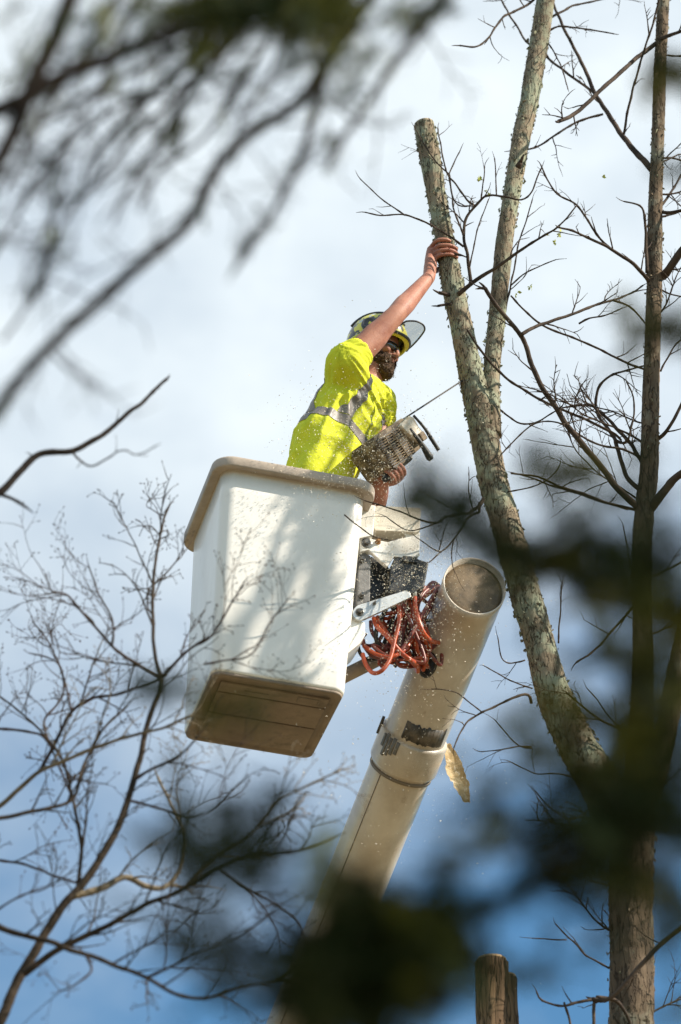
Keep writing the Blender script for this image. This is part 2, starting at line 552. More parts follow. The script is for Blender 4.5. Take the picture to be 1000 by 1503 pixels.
def flakes(name, path, count, parent, material, z0=-1e9, size=(.005, .016)):
    """crumbs of lichen and loose bark that stand off a stem"""
    mb = MB()
    fr = frames(path)
    for _ in range(count):
        i = rnd.randrange(len(path))
        p, r = path[i]
        if p.z < z0:
            continue
        if noise.noise(p * 5 + Vector((0, 0, 7))) < rnd.uniform(-.5, .25):
            continue
        t, u, w = fr[i]
        a = rnd.uniform(0, 6.283)
        d = (u * math.cos(a) + w * math.sin(a))
        c = p + d * r * rnd.uniform(.96, 1.04) + t * rnd.uniform(-.01, .01)
        s = rnd.uniform(*size) * rnd.choice((.6, .8, 1, 1))
        e1 = (t + rand_unit() * .6).normalized() * s
        e2 = (d * rnd.uniform(.3, 1) + rand_unit() * .7).normalized() * s * rnd.uniform(.5, 1)
        e3 = rand_unit() * s * .4
        mb.add([c - e1 * .6, c + e1 * .5 + e3, c + e2, c + e2 * .6 - e1 * .7 - e3, c + e2 * .5 + e1 * .7], [(0, 1, 4), (1, 2, 4), (0, 4, 2), (0, 2, 3)])
    o = mb.build(name, material, parent, smooth=False)
    tag(o, kind='stuff')
    return o
flakes('lichen', A_path, 3000, limbA, M['lichen'])
flakes('bark_crumb', A_path, 1000, limbA, M['bark_flake'])
flakes('lichen', B_path, 1800, limbB, M['lichen'])
flakes('bark_crumb', B_path, 500, limbB, M['bark_flake'])
flakes('bark_crumb', stem_paths['trunk'], 1300, trunk, M['bark_flake'], z0=3.0)
flakes('lichen', stem_paths['trunk'], 600, trunk, M['lichen'], z0=5)

# -- branches: every traced branch with the twigs that spring from it is one part
def grow(mb, p, d, length, r, level, droop=0.0, bud=0.0):
    n = max(3, int(length / .018))
    pts = [(p.copy(), r)]
    d = d.normalized()
    q = p.copy()
    bend = rand_unit() * rnd.uniform(.2, .7)
    for i in range(n):
        d = (d + bend * (1.0 / n) + rand_unit() * .14 + Vector((0, 0, -droop / n))).normalized()
        q = q + d * (length / n)
        pts.append((q.copy(), r * (1 - .65 * (i + 1) / n) * (1.18 if i % 3 == 1 else 1)))
        if level > 0 and rnd.random() < .42 and i > 0:
            side = d.cross(rand_unit()).normalized()
            grow(mb, q, d * .75 + side * .75 + Vector((0, 0, .12)), length * rnd.uniform(.25, .6) * (1 - .5 * i / n), r * .62, level - 1, droop, bud)
    tube(mb, pts, 4 if r < .003 else 5, cap=True)
    if bud:
        b = d * bud
        s = d.orthogonal().normalized() * bud * .42
        s2 = d.cross(s)
        q0 = q - b * .3
        mb.add([q0, q0 + b * .6 + s, q0 + b * .6 + s2, q0 + b * .6 - s, q0 + b * .6 - s2, q0 + b * 1.7],
               [(0, 1, 4), (0, 2, 1), (0, 3, 2), (0, 4, 3), (5, 4, 1), (5, 1, 2), (5, 2, 3), (5, 3, 4)])

def branch(px, r0, r1, Y0, Y1, parent, material, twigs=.5, tl=(.05, .16), level=1, wob=.004, name='branch', up=.3, bud=.0035, sides=7, mb=None, tr=1.25):
    n = len(px)
    pts = []
    for i, (x, y) in enumerate(px):
        f = i / (n - 1)
        p = at(x, y, Y0 + (Y1 - Y0) * f)
        pts.append((p, (r0 + (r1 - r0) * f ** .8) * mpp(p)))
    path = spline(pts, .02)
    out = []
    for i, (p, r) in enumerate(path):
        k = Vector((noise.noise(p * 14), noise.noise(p * 14 + Vector((9, 3, 1))), noise.noise(p * 14 + Vector((2, 7, 5)))))
        nod = 1.0 + (.22 if i % 4 == 2 and r < .006 else 0) + noise.noise(p * 60) * .12
        out.append((p + k * wob * min(1, i / 4), r * nod))
    own = mb is None
    if own:
        mb = MB()
    tube(mb, out, sides if r0 > 2 else 5)
    total = sum((out[i + 1][0] - out[i][0]).length for i in range(len(out) - 1))
    k = int(total / .10 * twigs + rnd.random())
    for _ in range(k):
        i = rnd.randrange(max(1, len(out) // 6), len(out))
        p, r = out[i]
        t = (out[min(i + 1, len(out) - 1)][0] - out[max(i - 1, 0)][0]).normalized()
        side = t.cross(rand_unit()).normalized()
        d = t * .7 + side * .8 + Vector((0, 0, up))
        grow(mb, p, d, rnd.uniform(*tl), min(r * .62, tr * mpp(p)), level, bud=bud)
    grow(mb, out[-1][0], out[-1][0] - out[-2][0], rnd.uniform(.02, .05), out[-1][1] * .8, 0, bud=bud)
    return mb.build(name, material, parent) if own else None

T = M['twig']
TY = TREE_Y
BR = [
    # right trunk, upper
    (c4((930, 120), (965, 105), (1000, 92), (1060, 70)), 3.5, 2, TY, TY - .2, .6),
    (c4((930, 125), (890, 155), (850, 185), (800, 232), (760, 268), (700, 325), (668, 346), (640, 356)), 3.4, 3.0, TY, TY - .25, .3),
    (c4((915, 498), (880, 462), (845, 420), (822, 392), (790, 340), (750, 280), (722, 215), (690, 150), (650, 70), (620, 0), (600, -60)), 5.2, 1.6, TY, TY + .45, .5),
    (c4((748, 275), (700, 240), (640, 195), (595, 160), (550, 125), (512, 70), (482, 20), (464, -20)), 2.2, 1.2, TY + .25, TY + .5, .6),
    (c4((770, 335), (700, 355), (640, 390), (590, 425), (545, 440), (505, 442)), 1.9, 1.3, TY + .2, TY + .12, .3),
    (c4((600, -30), (560, 5), (510, 35), (478, 50), (455, 82), (425, 120), (395, 138), (350, 134)), 2.2, 1.2, TY + .15, TY - .1, .6),
    (c4((600, 60), (640, 40), (680, 18), (740, 4), (820, -10)), 2.2, 1.1, TY + .15, TY + .3, .4),
    (c4((605, 95), (640, 78), (690, 82), (745, 90), (802, 100)), 1.7, 1.0, TY + .15, TY, .3),
    (c4((600, 110), (625, 150), (650, 200), (668, 262)), 1.4, .8, TY + .15, TY, .4),
    (c4((832, 394), (845, 320), (870, 220), (895, 140), (920, 60), (940, -20)), 2.0, 1.4, TY + .05, TY - .2, .25),
    (c4((915, 842), (890, 805), (850, 768), (800, 735), (745, 706), (690, 682), (640, 666)), 3.6, 1.4, TY, TY - .3, .5),
    (c4((800, 735), (765, 705), (720, 640), (690, 600), (640, 572), (612, 535), (588, 485)), 2.0, 1.1, TY - .15, TY - .3, .6),
    (c4((900, 800), (896, 700), (893, 640), (878, 604), (832, 592)), 3.0, 1.0, TY - .05, TY - .2, .5),
    (c4((945, 812), (960, 795), (980, 765), (1010, 725), (1060, 670)), 7, 5, TY, TY - .15, .3),
    (c4((935, 622), (965, 624), (1000, 617), (1060, 605)), 3, 2, TY, TY - .1, .4),
    (c4((938, 608), (960, 580), (985, 542), (1010, 490)), 2.4, 1.4, TY, TY + .1, .4),
    (c4((940, 850), (965, 862), (1010, 872)), 1.6, 1.0, TY, TY, .3),
    # right trunk, middle: large limb that rises to the left
    (c4((888, 1500), (860, 1478), (820, 1440), (780, 1392), (740, 1340), (700, 1292), (660, 1240), (622, 1182), (588, 1130), (562, 1072), (542, 1012), (526, 980), (490, 938), (452, 890), (425, 846)), 5.6, 3.0, TY, TY - .35, .35),
    (c4((430, 850), (415, 846), (402, 848)), 2.2, 1.4, TY - .35, TY - .37, 0),
    (c4((530, 982), (575, 958), (630, 938), (700, 915), (750, 895), (800, 882), (850, 862), (888, 838)), 3.0, 1.2, TY - .3, TY, .5),
    (c4((700, 950), (730, 935), (780, 925), (830, 905)), 1.6, .9, TY - .2, TY - .3, .5),
    (c4((800, 882), (850, 900), (880, 930), (895, 950)), 1.8, 1.2, TY - .1, TY, .3),
    (c4((885, 1440), (840, 1400), (812, 1310), (800, 1280), (760, 1225), (745, 1195), (700, 1190), (660, 1195)), 4.0, 1.5, TY - .02, TY + .2, .5),
    (c4((890, 1365), (850, 1300), (815, 1262), (780, 1225), (745, 1195)), 3.4, 2.2, TY, TY + .15, .5),
    (c4((748, 1195), (755, 1140), (790, 1105), (830, 1090), (890, 1075)), 2.4, 1.2, TY + .15, TY, .5),
    (c4((805, 1290), (830, 1300), (850, 1275), (862, 1180), (840, 1120)), 2.2, 1.0, TY + .05, TY - .1, .6),
    (c4((372, 968), (420, 1040), (475, 1100), (535, 1142), (600, 1180), (680, 1214), (760, 1250), (808, 1275)), 1.7, 2.2, TY - .1, TY, .25),
    (c4((500, 868), (550, 920), (600, 958), (680, 990), (750, 1020), (830, 1060), (892, 1085)), 1.4, 1.8, TY - .1, TY, .4),
    (c4((465, 1200), (520, 1240), (570, 1240), (618, 1215), (652, 1192)), 1.5, 1.0, TY, TY - .2, .4),
    (c4((892, 1350), (830, 1320), (760, 1305), (690, 1270), (640, 1240), (560, 1250), (470, 1335)), 2.0, 1.0, TY, TY - .2, .5),
    (c4((500, 1390), (580, 1400), (650, 1430), (740, 1460), (800, 1482), (868, 1496)), 1.2, 2.4, TY - .2, TY, .35),
    (c4((930, 1290), (955, 1268), (978, 1232), (1010, 1165)), 3.2, 2.2, TY, TY - .1, .4),
    (c4((905, 1500), (925, 1475), (955, 1435), (985, 1400), (1040, 1370)), 7.5, 5.5, TY, TY - .15, .3),
    (c4((940, 1090), (960, 1050), (985, 1010), (1010, 990)), 1.6, 1.0, TY, TY, .5),
    # stem A and B
    (c4((345, 864), (385, 832), (440, 795), (500, 755), (542, 725), (592, 694), (640, 664), (692, 604)), 3.8, 1.0, TY - .05, TY - .25, .5),
    (c4((383, 830), (372, 750), (362, 690), (372, 635), (410, 590), (432, 575), (482, 577), (532, 586), (562, 560), (590, 492)), 2.8, 1.0, TY - .07, TY - .25, .5),
    (c4((362, 724), (325, 696), (270, 662), (220, 640), (180, 629), (120, 632), (72, 622)), 1.9, 1.0, TY - .1, TY - .2, .35),
    (c4((190, 632), (150, 605), (110, 575), (58, 526)), 1.3, .8, TY - .15, TY - .2, .3),
    (c4((395, 604), (372, 588), (340, 545), (312, 505), (295, 430), (286, 376)), 1.8, .9, TY - .1, TY - .1, .3),
    (c4((385, 604), (345, 602), (325, 560), (322, 515)), 1.3, .8, TY - .1, TY - .1, .2),
    (c4((360, 690), (335, 620), (325, 560), (320, 512), (350, 448)), 1.5, .9, TY - .05, TY - .05, .3),
    (c4((318, 510), (285, 480), (250, 430), (222, 380)), 1.1, .8, TY - .08, TY - .08, .2),
    (c4((380, 782), (396, 700), (412, 645), (436, 585)), 1.2, .8, TY - .1, TY - .15, .3),
    (c4((412, 590), (418, 540), (424, 488)), 1.2, .8, TY - .15, TY - .2, .5),
    (c4((458, 574), (456, 520), (452, 464)), 1.1, .8, TY - .18, TY - .2, .3),
    (c4((480, 930), (497, 850), (512, 780), (522, 715), (545, 650), (562, 585)), 1.6, .9, TY + .05, TY - .1, .5),
    (c4((500, 838), (545, 800), (590, 780), (632, 762)), 1.3, .8, TY - .05, TY - .1, .5),
    # stem A, lower
    (c3((765, 42), (735, 85), (690, 112), (650, 117), (590, 128), (530, 160), (450, 142), (350, 100), (190, 50)), 3.0, .9, TY - .1, TY - .55, .25),
    (c3((745, 62), (742, 108), (700, 125), (660, 180), (622, 240), (560, 300), (500, 352)), 2.2, .9, TY - .1, TY - .4, .25),
    (c3((560, 302), (500, 275), (430, 225)), 1.1, .7, TY - .3, TY - .4, .2),
    (c3((692, 112), (640, 100), (560, 60), (488, 18)), 1.3, .8, TY - .15, TY - .25, .2),
    (c3((535, 158), (455, 190), (380, 190), (290, 130)), 1.2, .8, TY - .35, TY - .5, .3),
    (c3((620, 242), (608, 310), (612, 350), (622, 392)), 1.0, .7, TY - .3, TY - .35, .2),
    (c3((548, 300), (572, 200), (592, 150)), 1.0, .7, TY - .3, TY - .3, .2),
    (c3((85, 118), (150, 172), (222, 222), (300, 240)), 1.1, .9, TY - .6, TY - .5, .2),
    (c3((1000, 1040), (985, 1000), (920, 1010), (850, 1045), (760, 1085), (692, 1130), (650, 1190), (622, 1258)), 2.4, 1.0, TY - .05, TY - .35, .3),
    (c3((760, 1085), (705, 1045), (640, 990), (575, 975), (510, 970)), 1.1, .8, TY - .25, TY - .4, .25),
    (c3((968, 830), (900, 845), (855, 818), (835, 720)), 1.3, .8, TY - .05, TY - .2, .4),
    (c3((1005, 968), (900, 930), (830, 890), (768, 858)), 1.2, .8, TY - .05, TY - .25, .3),
    (c3((1005, 1260), (940, 1250), (880, 1190), (820, 1120)), 1.4, .8, TY - .2, TY - .3, .3),
    (c3((1000, 1252), (940, 1252), (850, 1268), (752, 1276)), 1.2, .8, TY - .2, TY - .3, .3),
    (c5((858, 280), (800, 345), (742, 410), (690, 445)), 1.9, 1.5, TY, TY - .1, .4),
    (c5((915, 790), (850, 702), (822, 645), (762, 612), (700, 565), (660, 530)), 2.6, 1.2, TY, TY - .2, .5),
    (c5((822, 640), (785, 600), (750, 550), (722, 520)), 1.3, .8, TY - .1, TY - .2, .4),
    (c5((790, 820), (770, 835), (722, 880), (670, 902), (610, 865), (570, 820)), 1.8, .9, TY - .1, TY - .3, .4),
    (c5((775, 828), (705, 792), (640, 770), (570, 768), (500, 735)), 1.5, .8, TY - .1, TY - .3, .4),
    (c9((150, 140), (230, 125), (320, 95), (390, 40), (410, 0)), 1.2, .8, TY - .05, TY - .1, .3),
    (c9((740, 225), (620, 190), (500, 150), (400, 118), (320, 92), (250, 65), (172, 45)), 2.2, .9, TY, TY - .2, .5),
    (c9((755, 520), (735, 400), (715, 300)), 1.2, .8, TY, TY - .1, .2),
    (c9((400, 880), (408, 720), (420, 570)), 1.4, .8, TY - .05, TY - .1, .4),
    # lower right
    (c5((1040, 1190), (1000, 1222), (940, 1268), (880, 1332), (820, 1398), (775, 1435), (740, 1432)), 4.2, 3.2, TY - .45, TY - .3, .35),
    (c5((745, 1432), (690, 1440), (650, 1450), (590, 1436), (573, 1408)), 2.6, 1.2, TY - .3, TY - .4, .5),
    (c5((750, 1425), (800, 1432), (835, 1470), (860, 1530)), 3.2, 2.6, TY - .3, TY - .2, .2),
    (c5((745, 1430), (742, 1480), (745, 1540)), 2.6, 2.6, TY - .3, TY - .3, 0),
    (c5((655, 1440), (668, 1480), (680, 1530)), 1.8, 1.8, TY - .35, TY - .35, 0),
    (c5((788, 1340), (720, 1302), (682, 1262), (628, 1208)), 1.6, 1.0, TY - .05, TY - .2, .3),
    (c5((662, 1256), (610, 1254), (560, 1250)), 1.2, .8, TY - .15, TY - .2, .2),
]
for px, r0_, r1_, Y0, Y1, tw in BR:
    branch(px, r0_, r1_, Y0, Y1, tree, T, twigs=tw * 1.35, tl=(.04, .19))
cp = stem_paths['trunk']
for q in range(26):
    i = rnd.randrange(len(cp))
    p, r = cp[i]
    if p.z < 6.3 or p.z > 12.6:
        continue
    sgn = 1 if q % 3 else -1
    d = (RT * sgn * rnd.uniform(.6, 1) + Vector((0, rnd.uniform(-.5, .5), rnd.uniform(.1, .9)))).normalized()
    mb = MB()
    grow(mb, p + d * r * .6, d, rnd.uniform(.25, .6), rnd.uniform(.0035, .0055), 2, bud=.0035)
    mb.build('branch', T, tree)
# knots and snags on the stems
for (x, y, x2, y2, r) in ((760, 246, 764, 238, 5), (662, 446, 643, 449, 2.4), (660, 433, 644, 430, 3.2), (664, 372, 676, 374, 2.6)):
    branch([(x, y), ((x + x2) / 2, (y + y2) / 2), (x2, y2)], r, r * .8, TY - .04, TY - .06, tree, T, twigs=0, name='snag')
# first yellow-green leaves on a few twigs
mb = MB()
for (cx, cy) in c4((412, 528), (428, 562), (434, 572), (630, 712), (640, 690), (648, 682), (515, 868), (520, 858), (560, 845), (555, 842), (405, 524), (770, 520), (612, 690)):
    p0 = at(cx, cy, TY - .2)
    for _ in range(5):
        d = rand_unit() * rnd.uniform(.010, .020)
        s = d.cross(rand_unit()).normalized() * d.length * .35
        mb.add([p0, p0 + d * .5 + s, p0 + d, p0 + d * .5 - s], [(0, 1, 2, 3)])
tag(mb.build('young_leaf', M['young_leaf'], tree, smooth=False), kind='stuff')

# ------------------------------------------------------------------ cut trunk at the bottom of the frame
p_top = at(722, 1412, TY + .1)
cut = thing('cut_trunk', (p_top.x, p_top.y, 0), 'short brown trunk sawn off with a stepped top, at the bottom edge of the view', 'tree trunk')
mp_ = mpp(p_top)
def trunk_piece(x0, x1, ytop, slope, Yc, name, seed):
    mb = MB()
    cx = (x0 + x1) / 2
    p = at(cx, ytop, Yc)
    r = (x1 - x0) / 2 * mp_
    zs = [-.1, .3, 1.2, 2.2, 3.0] + [3.2 + i * .03 for i in range(int((p.z - 3.2) / .03))] + [p.z]
    path = [(Vector((p.x, p.y, z)), r * (1 + .5 * max(0, .6 - z))) for z in zs]
    path += [(Vector((p.x, p.y, p.z + .004)), r * .9)]
    tube(mb, path, 26, disp=bark_disp(seed, .10, .16))
    o = mb.build(name, M['bark_brown'], cut)
    mb = MB()
    tube(mb, [(Vector((p.x, p.y, p.z - .02)), r * .9), (Vector((p.x, p.y, p.z + .012)), r * .88)], 24)
    mb.build('cut_face', M['cut_wood'], o, smooth=False)
    return o
trunk_piece(697, 747, 1413, 0, TY + .1, 'trunk', 4.4)
trunk_piece(722, 760, 1437, 0, TY + .13, 'split_side', 7.9)

# ------------------------------------------------------------------ boom lift: bucket, bracket, hoses, boom
lift = thing('boom_lift', (-1.0, 17.5, 0), 'white fibreglass bucket on a tubular boom with orange hoses at the joint', 'bucket lift')
# bucket frame
BC = CAM + Vector((-.265, 12.055, 7.828))
ya, bx_, cy_ = .2423, .0234, .0497
BM = Matrix.Rotation(ya, 4, 'Z') @ Matrix.Rotation(bx_, 4, 'X') @ Matrix.Rotation(cy_, 4, 'Y')
BM.translation = BC
bu, bv, bw = (BM.to_3x3() @ Vector(e) for e in ((1, 0, 0), (0, 1, 0), (0, 0, 1)))
def rring(wx, wy, r, z, n=7):
    out = []
    for (sx, sy, a0) in ((1, 1, 0), (-1, 1, 90), (-1, -1, 180), (1, -1, 270)):
        for i in range(n + 1):
            a = math.radians(a0 + 90 * i / n)
            out.append(BM @ Vector((sx * (wx / 2 - r) + r * math.cos(a), sy * (wy / 2 - r) + r * math.sin(a), z)))
    return out
H = .985
mb = MB()
wall = []
for i in range(9):
    f = i / 8
    wall.append(rring(.558 + .058 * f, .60 + .05 * f, .050 + .012 * f, -H + .014 + (H - .05) * f))
rings = [rring(.535, .575, .04, -H), rring(.552, .594, .047, -H + .004)] + wall
inner = [rring(.600, .634, .058, -.03), rring(.545, .586, .045, -H + .04)]
loft(mb, rings + inner)
bucket = link('bucket', fix_normals(mb.mesh('bucket', M['gelcoat'])), lift)
# flared rim
mb = MB()
rim = [rring(.610, .644, .062, -.040), rring(.680, .720, .078, -.050), rring(.694, .734, .086, -.048), rring(.700, .740, .09, -.040), rring(.702, .742, .09, -.012), rring(.697, .737, .088, -.003),
       rring(.675, .715, .08, .0), rring(.625, .660, .065, -.002), rring(.606, .640, .06, -.012), rring(.602, .636, .058, -.05)]
n_ = len(rim[0])
loft(mb, rim, cap=False)
b_ = len(mb.v) - n_
mb.f += [(b_ + k, b_ + (k + 1) % n_, (k + 1) % n_, k) for k in range(n_)]
link('rim', fix_normals(mb.mesh('rim', M['rim'])), bucket)
# underside plate with raised frames
mb = MB()
loft(mb, [rring(.548, .588, .046, -H - .002), rring(.540, .58, .042, -H - .012), rring(.50, .545, .035, -H - .014), rring(.49, .535, .034, -H - .007)])
link('base_plate', fix_normals(mb.mesh('base_plate', M['base_dirt_shade'])), bucket)
def bbox(mb, x0, x1, y0, y1, z0, z1):
    prism(mb, [BM @ Vector(q) for q in ((x0, y0, z0), (x1, y0, z0), (x1, y1, z0), (x0, y1, z0))], bw * (z1 - z0))
for y0, y1 in ((-.235, -.16), (-.15, .02), (.03, .235)):
    mb = MB()
    bbox(mb, -.225, .225, y0, y1, -H - .016, -H - .006)
    link('base_panel', fix_normals(mb.mesh('base_panel', M['base_dirt_shade'], False), .003), bucket)
for (x0, x1, y0, y1) in ((.10, .19, -.222, -.218), (.10, .104, -.2175, -.18), (.186, .19, -.2175, -.18), (-.12, -.02, -.20, -.196)):
    mb = MB()
    bbox(mb, x0, x1, y0, y1, -H - .019, -H - .015)
    link('raised_mark', mb.mesh('raised_mark', M['seam'], False), bucket)

# bracket pieces: outlines on planes parallel to the bucket's front, run back in depth
def on_plane(px, py, off):
    """pixel -> point on the plane parallel to the bucket front, `off` metres behind the lip centre"""
    d = FW + RT * ((px - CX) / F_PX) + UP * ((CY - py) / F_PX)
    p0 = BC + bv * off
    nrm = Vector((bv.x, bv.y, 0)).normalized()
    return CAM + d * ((p0 - CAM).dot(nrm) / d.dot(nrm))
bvh = Vector((bv.x, bv.y, 0)).normalized()
def plate(name, px, off, depth, material, bevel=.004, parent=None, label=None):
    mb = MB()
    prism(mb, [on_plane(x, y, off) for x, y in px], bvh * depth)
    o = link(name, fix_normals(mb.mesh(name, material, False), bevel), parent or lift)
    if label:
        o['label'] = label
    return o
def bolt(px, py, off, r, parent, material=None):
    c = on_plane(px, py, off)
    mb = MB()
    tube(mb, [(c + bvh * .02, r * 1.5), (c - bvh * .004, r * 1.5), (c - bvh * .005, r * 1.3)], 14)
    tube(mb, [(c, r), (c - bvh * .018, r), (c - bvh * .02, r * .8)], 6)
    return link('bolt', mb.mesh('bolt', material or M['bolt'], False), parent)
plate('side_panel', c3((150, 60), (240, 72), (228, 218), (150, 235)), -.20, .22, M['white_paint'], .006)
box = plate('control_box', c3((236, 78), (250, 74), (455, 84), (460, 92), (456, 196), (440, 203), (240, 195), (228, 180)), -.16, .20, M['cream'], .008)
plate('bracket_plate', c3((162, 226), (300, 252), (330, 240), (455, 215), (452, 318), (415, 335), (330, 322), (296, 372), (270, 350), (205, 288), (165, 300)), -.18, .022, M['white_paint'], .004)
br = plate('bracket_plate', c3((380, 200), (456, 205), (452, 318), (400, 322)), -.14, .13, M['white_paint'], .004)
pad = plate('steel_column', c3((168, 292), (215, 320), (212, 540), (146, 562), (152, 420)), -.16, .10, M['grey_pad'], .006)
plate('rubber_block', c3((216, 320), (300, 370), (320, 420), (300, 505), (214, 530)), -.10, .12, M['black'], .006)
vb = plate('valve_block', c3((330, 330), (400, 318), (440, 332), (500, 352), (478, 470), (400, 512), (330, 500), (300, 482), (312, 380)), -.19, .13, M['black'], .008)
plate('valve_cap', c3((372, 318), (440, 322), (445, 352), (370, 345)), -.20, .05, M['black'], .004, vb)
arm_px = [(140, 570), (152, 560)] + [(385, 488), (408, 500), (412, 520), (395, 528)] + [(190, 625), (165, 634), (142, 628), (128, 612), (126, 590)]
lk = plate('link_arm', c3(*arm_px), -.235, .018, M['silver'], .003)
bolt(*c3((160, 596))[0], -.235, .012, lk)
bolt(*c3((232, 553))[0], -.235, .005, lk)
plate('side_flange', c3((98, 540), (128, 560), (132, 625), (188, 645), (190, 705), (160, 750), (98, 800)), -.215, .16, M['gelcoat'], .008)
bolt(*c3((194, 258))[0], -.182, .015, br)
bolt(*c3((250, 252))[0], -.182, .008, br, M['rust'])
for q in ((172, 340), (170, 515)):
    bolt(*c3(q)[0], -.165, .009, pad)

# lower support tube behind the bucket
mb = MB()
pa, pb = on_plane(470, 1010, .05), on_plane(640, 925, .22)
tube(mb, [(pa, .030), (pa.lerp(pb, .5), .030), (pb, .032)], 20)
mb.build('support_tube', M['tan_tube'], lift)

# boom
ax_img = Vector((.345, .0, .0))
bdir = (RT * .335 + UP * .875 - FW * .35).normalized()        # towards the open end
p_end = at(697, 860, 12.02)
boomR = .134
u0 = bdir.cross(FW).normalized()
w0 = bdir.cross(u0)
cutn = (RT * .25 + UP * .62 - FW * .74).normalized()
def boom_ring(r, cut=None, s=0.0, n=56):
    out = []
    for k in range(n):
        a = 2 * math.pi * k / n
        q = p_end + (u0 * math.cos(a) + w0 * math.sin(a)) * r
        if cut is not None:
            q = q + bdir * ((p_end + bdir * cut - q).dot(cutn) / bdir.dot(cutn))
        else:
            q = q + bdir * s
        out.append(q)
    return out
mb = MB()
loft(mb, [boom_ring(boomR, s=-9.5), boom_ring(boomR, s=-.5), boom_ring(boomR, s=-.22), boom_ring(boomR, -.03), boom_ring(boomR + .002, -.028), boom_ring(boomR + .002, 0), boom_ring(boomR - .003, .001),
          boom_ring(boomR - .007, -.05), boom_ring(boomR - .008, -.10)])
boom = link('boom', fix_normals(mb.mesh('boom', M['boom'])), lift)
mb = MB()
loft(mb, [boom_ring(boomR - .009, -.10), boom_ring(boomR - .009, -.018), boom_ring(boomR - .03, -.012), boom_ring(.03, -.008)])
link('end_cap', fix_normals(mb.mesh('end_cap', M['boom_end'])), boom)
def axis_s(py):
    """distance back along the boom at which its axis is seen at image row py"""
    lo_, hi_ = 0.0, 6.0
    for _ in range(40):
        m_ = (lo_ + hi_) / 2
        q = p_end - bdir * m_ - CAM
        y = CY - F_PX * q.dot(UP) / q.dot(FW)
        if y < py: lo_ = m_
        else: hi_ = m_
    return lo_
s0, s1 = axis_s(1078), axis_s(1122)
mb = MB()
loft(mb, [boom_ring(boomR - .01, s=-s1 - .01), boom_ring(boomR + .012, s=-s1), boom_ring(boomR + .016, s=-s1 + .01), boom_ring(boomR + .016, s=-s0 - .01), boom_ring(boomR + .011, s=-s0), boom_ring(boomR - .01, s=-s0 + .004)])
collar = link('collar', fix_normals(mb.mesh('collar', M['boom'])), boom)
mb = MB()
loft(mb, [boom_ring(boomR - .01, s=-s1 - .03), boom_ring(boomR + .0055, s=-s1 - .03), boom_ring(boomR + .0055, s=-s1 - .016), boom_ring(boomR - .01, s=-s1 - .016)])
link('seam_ring', fix_normals(mb.mesh('seam_ring', M['seam'])), boom)
tocam = (CAM - p_end).normalized()
def boom_patch(mb, sa, sb, a0, a1, r, th=.006, n=10, rag=0):
    """a curved patch that hugs the boom; angles from the side facing the camera, positive to the picture's right"""
    side = (bdir.cross(tocam)).normalized() * -1
    front = side.cross(bdir).normalized()
    if front.dot(tocam) < 0: front = -front
    if side.dot(RT) < 0: side = -side
    vs, fs = [], []
    for i in range(n + 1):
        a = math.radians(a0 + (a1 - a0) * i / n)
        d = front * math.cos(a) + side * math.sin(a)
        ja, jb = rag * noise.noise(Vector((i * .45, 1, 3))), rag * noise.noise(Vector((i * .6, 7, 2)))
        for s, rr in ((sa + ja, r), (sb + jb, r), (sb + jb, r + th), (sa + ja, r + th)):
            vs.append(p_end - bdir * s + d * rr)
    for i in range(n):
        for k in range(4):
            k2 = (k + 1) % 4
            fs.append((i * 4 + k, i * 4 + k2, i * 4 + 4 + k2, i * 4 + 4 + k))
    fs += [(0, 1, 2, 3), (n * 4 + 3, n * 4 + 2, n * 4 + 1, n * 4)]
    mb.add(vs, fs)
mb = MB()
sp0, sp1 = axis_s(1048), axis_s(1072)
boom_patch(mb, sp0, sp1, -22, 62, boomR - .002, .005, 28, .016)
link('tape_patch', fix_normals(mb.mesh('tape_patch', M['tape'])), boom)
for i in range(5):
    mb = MB()
    boom_patch(mb, s0 + .002 - .01 * (i % 2), s0 + .06 + .012 * ((i * 7) % 4), -52 + i * 7.5, -46.5 + i * 7.5, boomR + .014, .006, 3)
    link('grip_strip', fix_normals(mb.mesh('grip_strip', M['grey_pad'])), collar)
mb = MB()
boom_patch(mb, s1 + .02, 6.0, -33, -31.6, boomR - .002, .004, 2)
link('seam_line', fix_normals(mb.mesh('seam_line', M['seam'])), boom)
# scuff clamps on the collar edge
mb = MB()
boom_patch(mb, s0 - .03, s0 + .05, -86, -80, boomR + .012, .012, 3)
link('clamp', fix_normals(mb.mesh('clamp', M['dark_steel'])), collar)
# hose port in the side of the boom
hp = at(620, 970, 12.22)
mb = MB()
q = (hp - p_end)
sax = -(q.dot(bdir))
rad = (p_end - bdir * sax - hp); rad = -rad.normalized()
rad = (rad + tocam * .6 - bdir * (rad + tocam * .6).dot(bdir)).normalized()
hc = p_end - bdir * sax + rad * (boomR - .002)
e1 = rad.cross(bdir).normalized()
vs = []
n = 24
for rr, h in ((.040, -.004), (.044, .008), (.036, .009), (.034, -.002)):
    pass
loft(mb, [[hc + rad * h + (e1 * math.cos(2 * math.pi * k / n) * s + bdir * math.sin(2 * math.pi * k / n) * s * 1.5) for k in range(n)] for s, h in ((.040, -.02), (.040, .006), (.032, .007), (.030, .003))])
link('hose_port', fix_normals(mb.mesh('hose_port', M['black'])), boom)

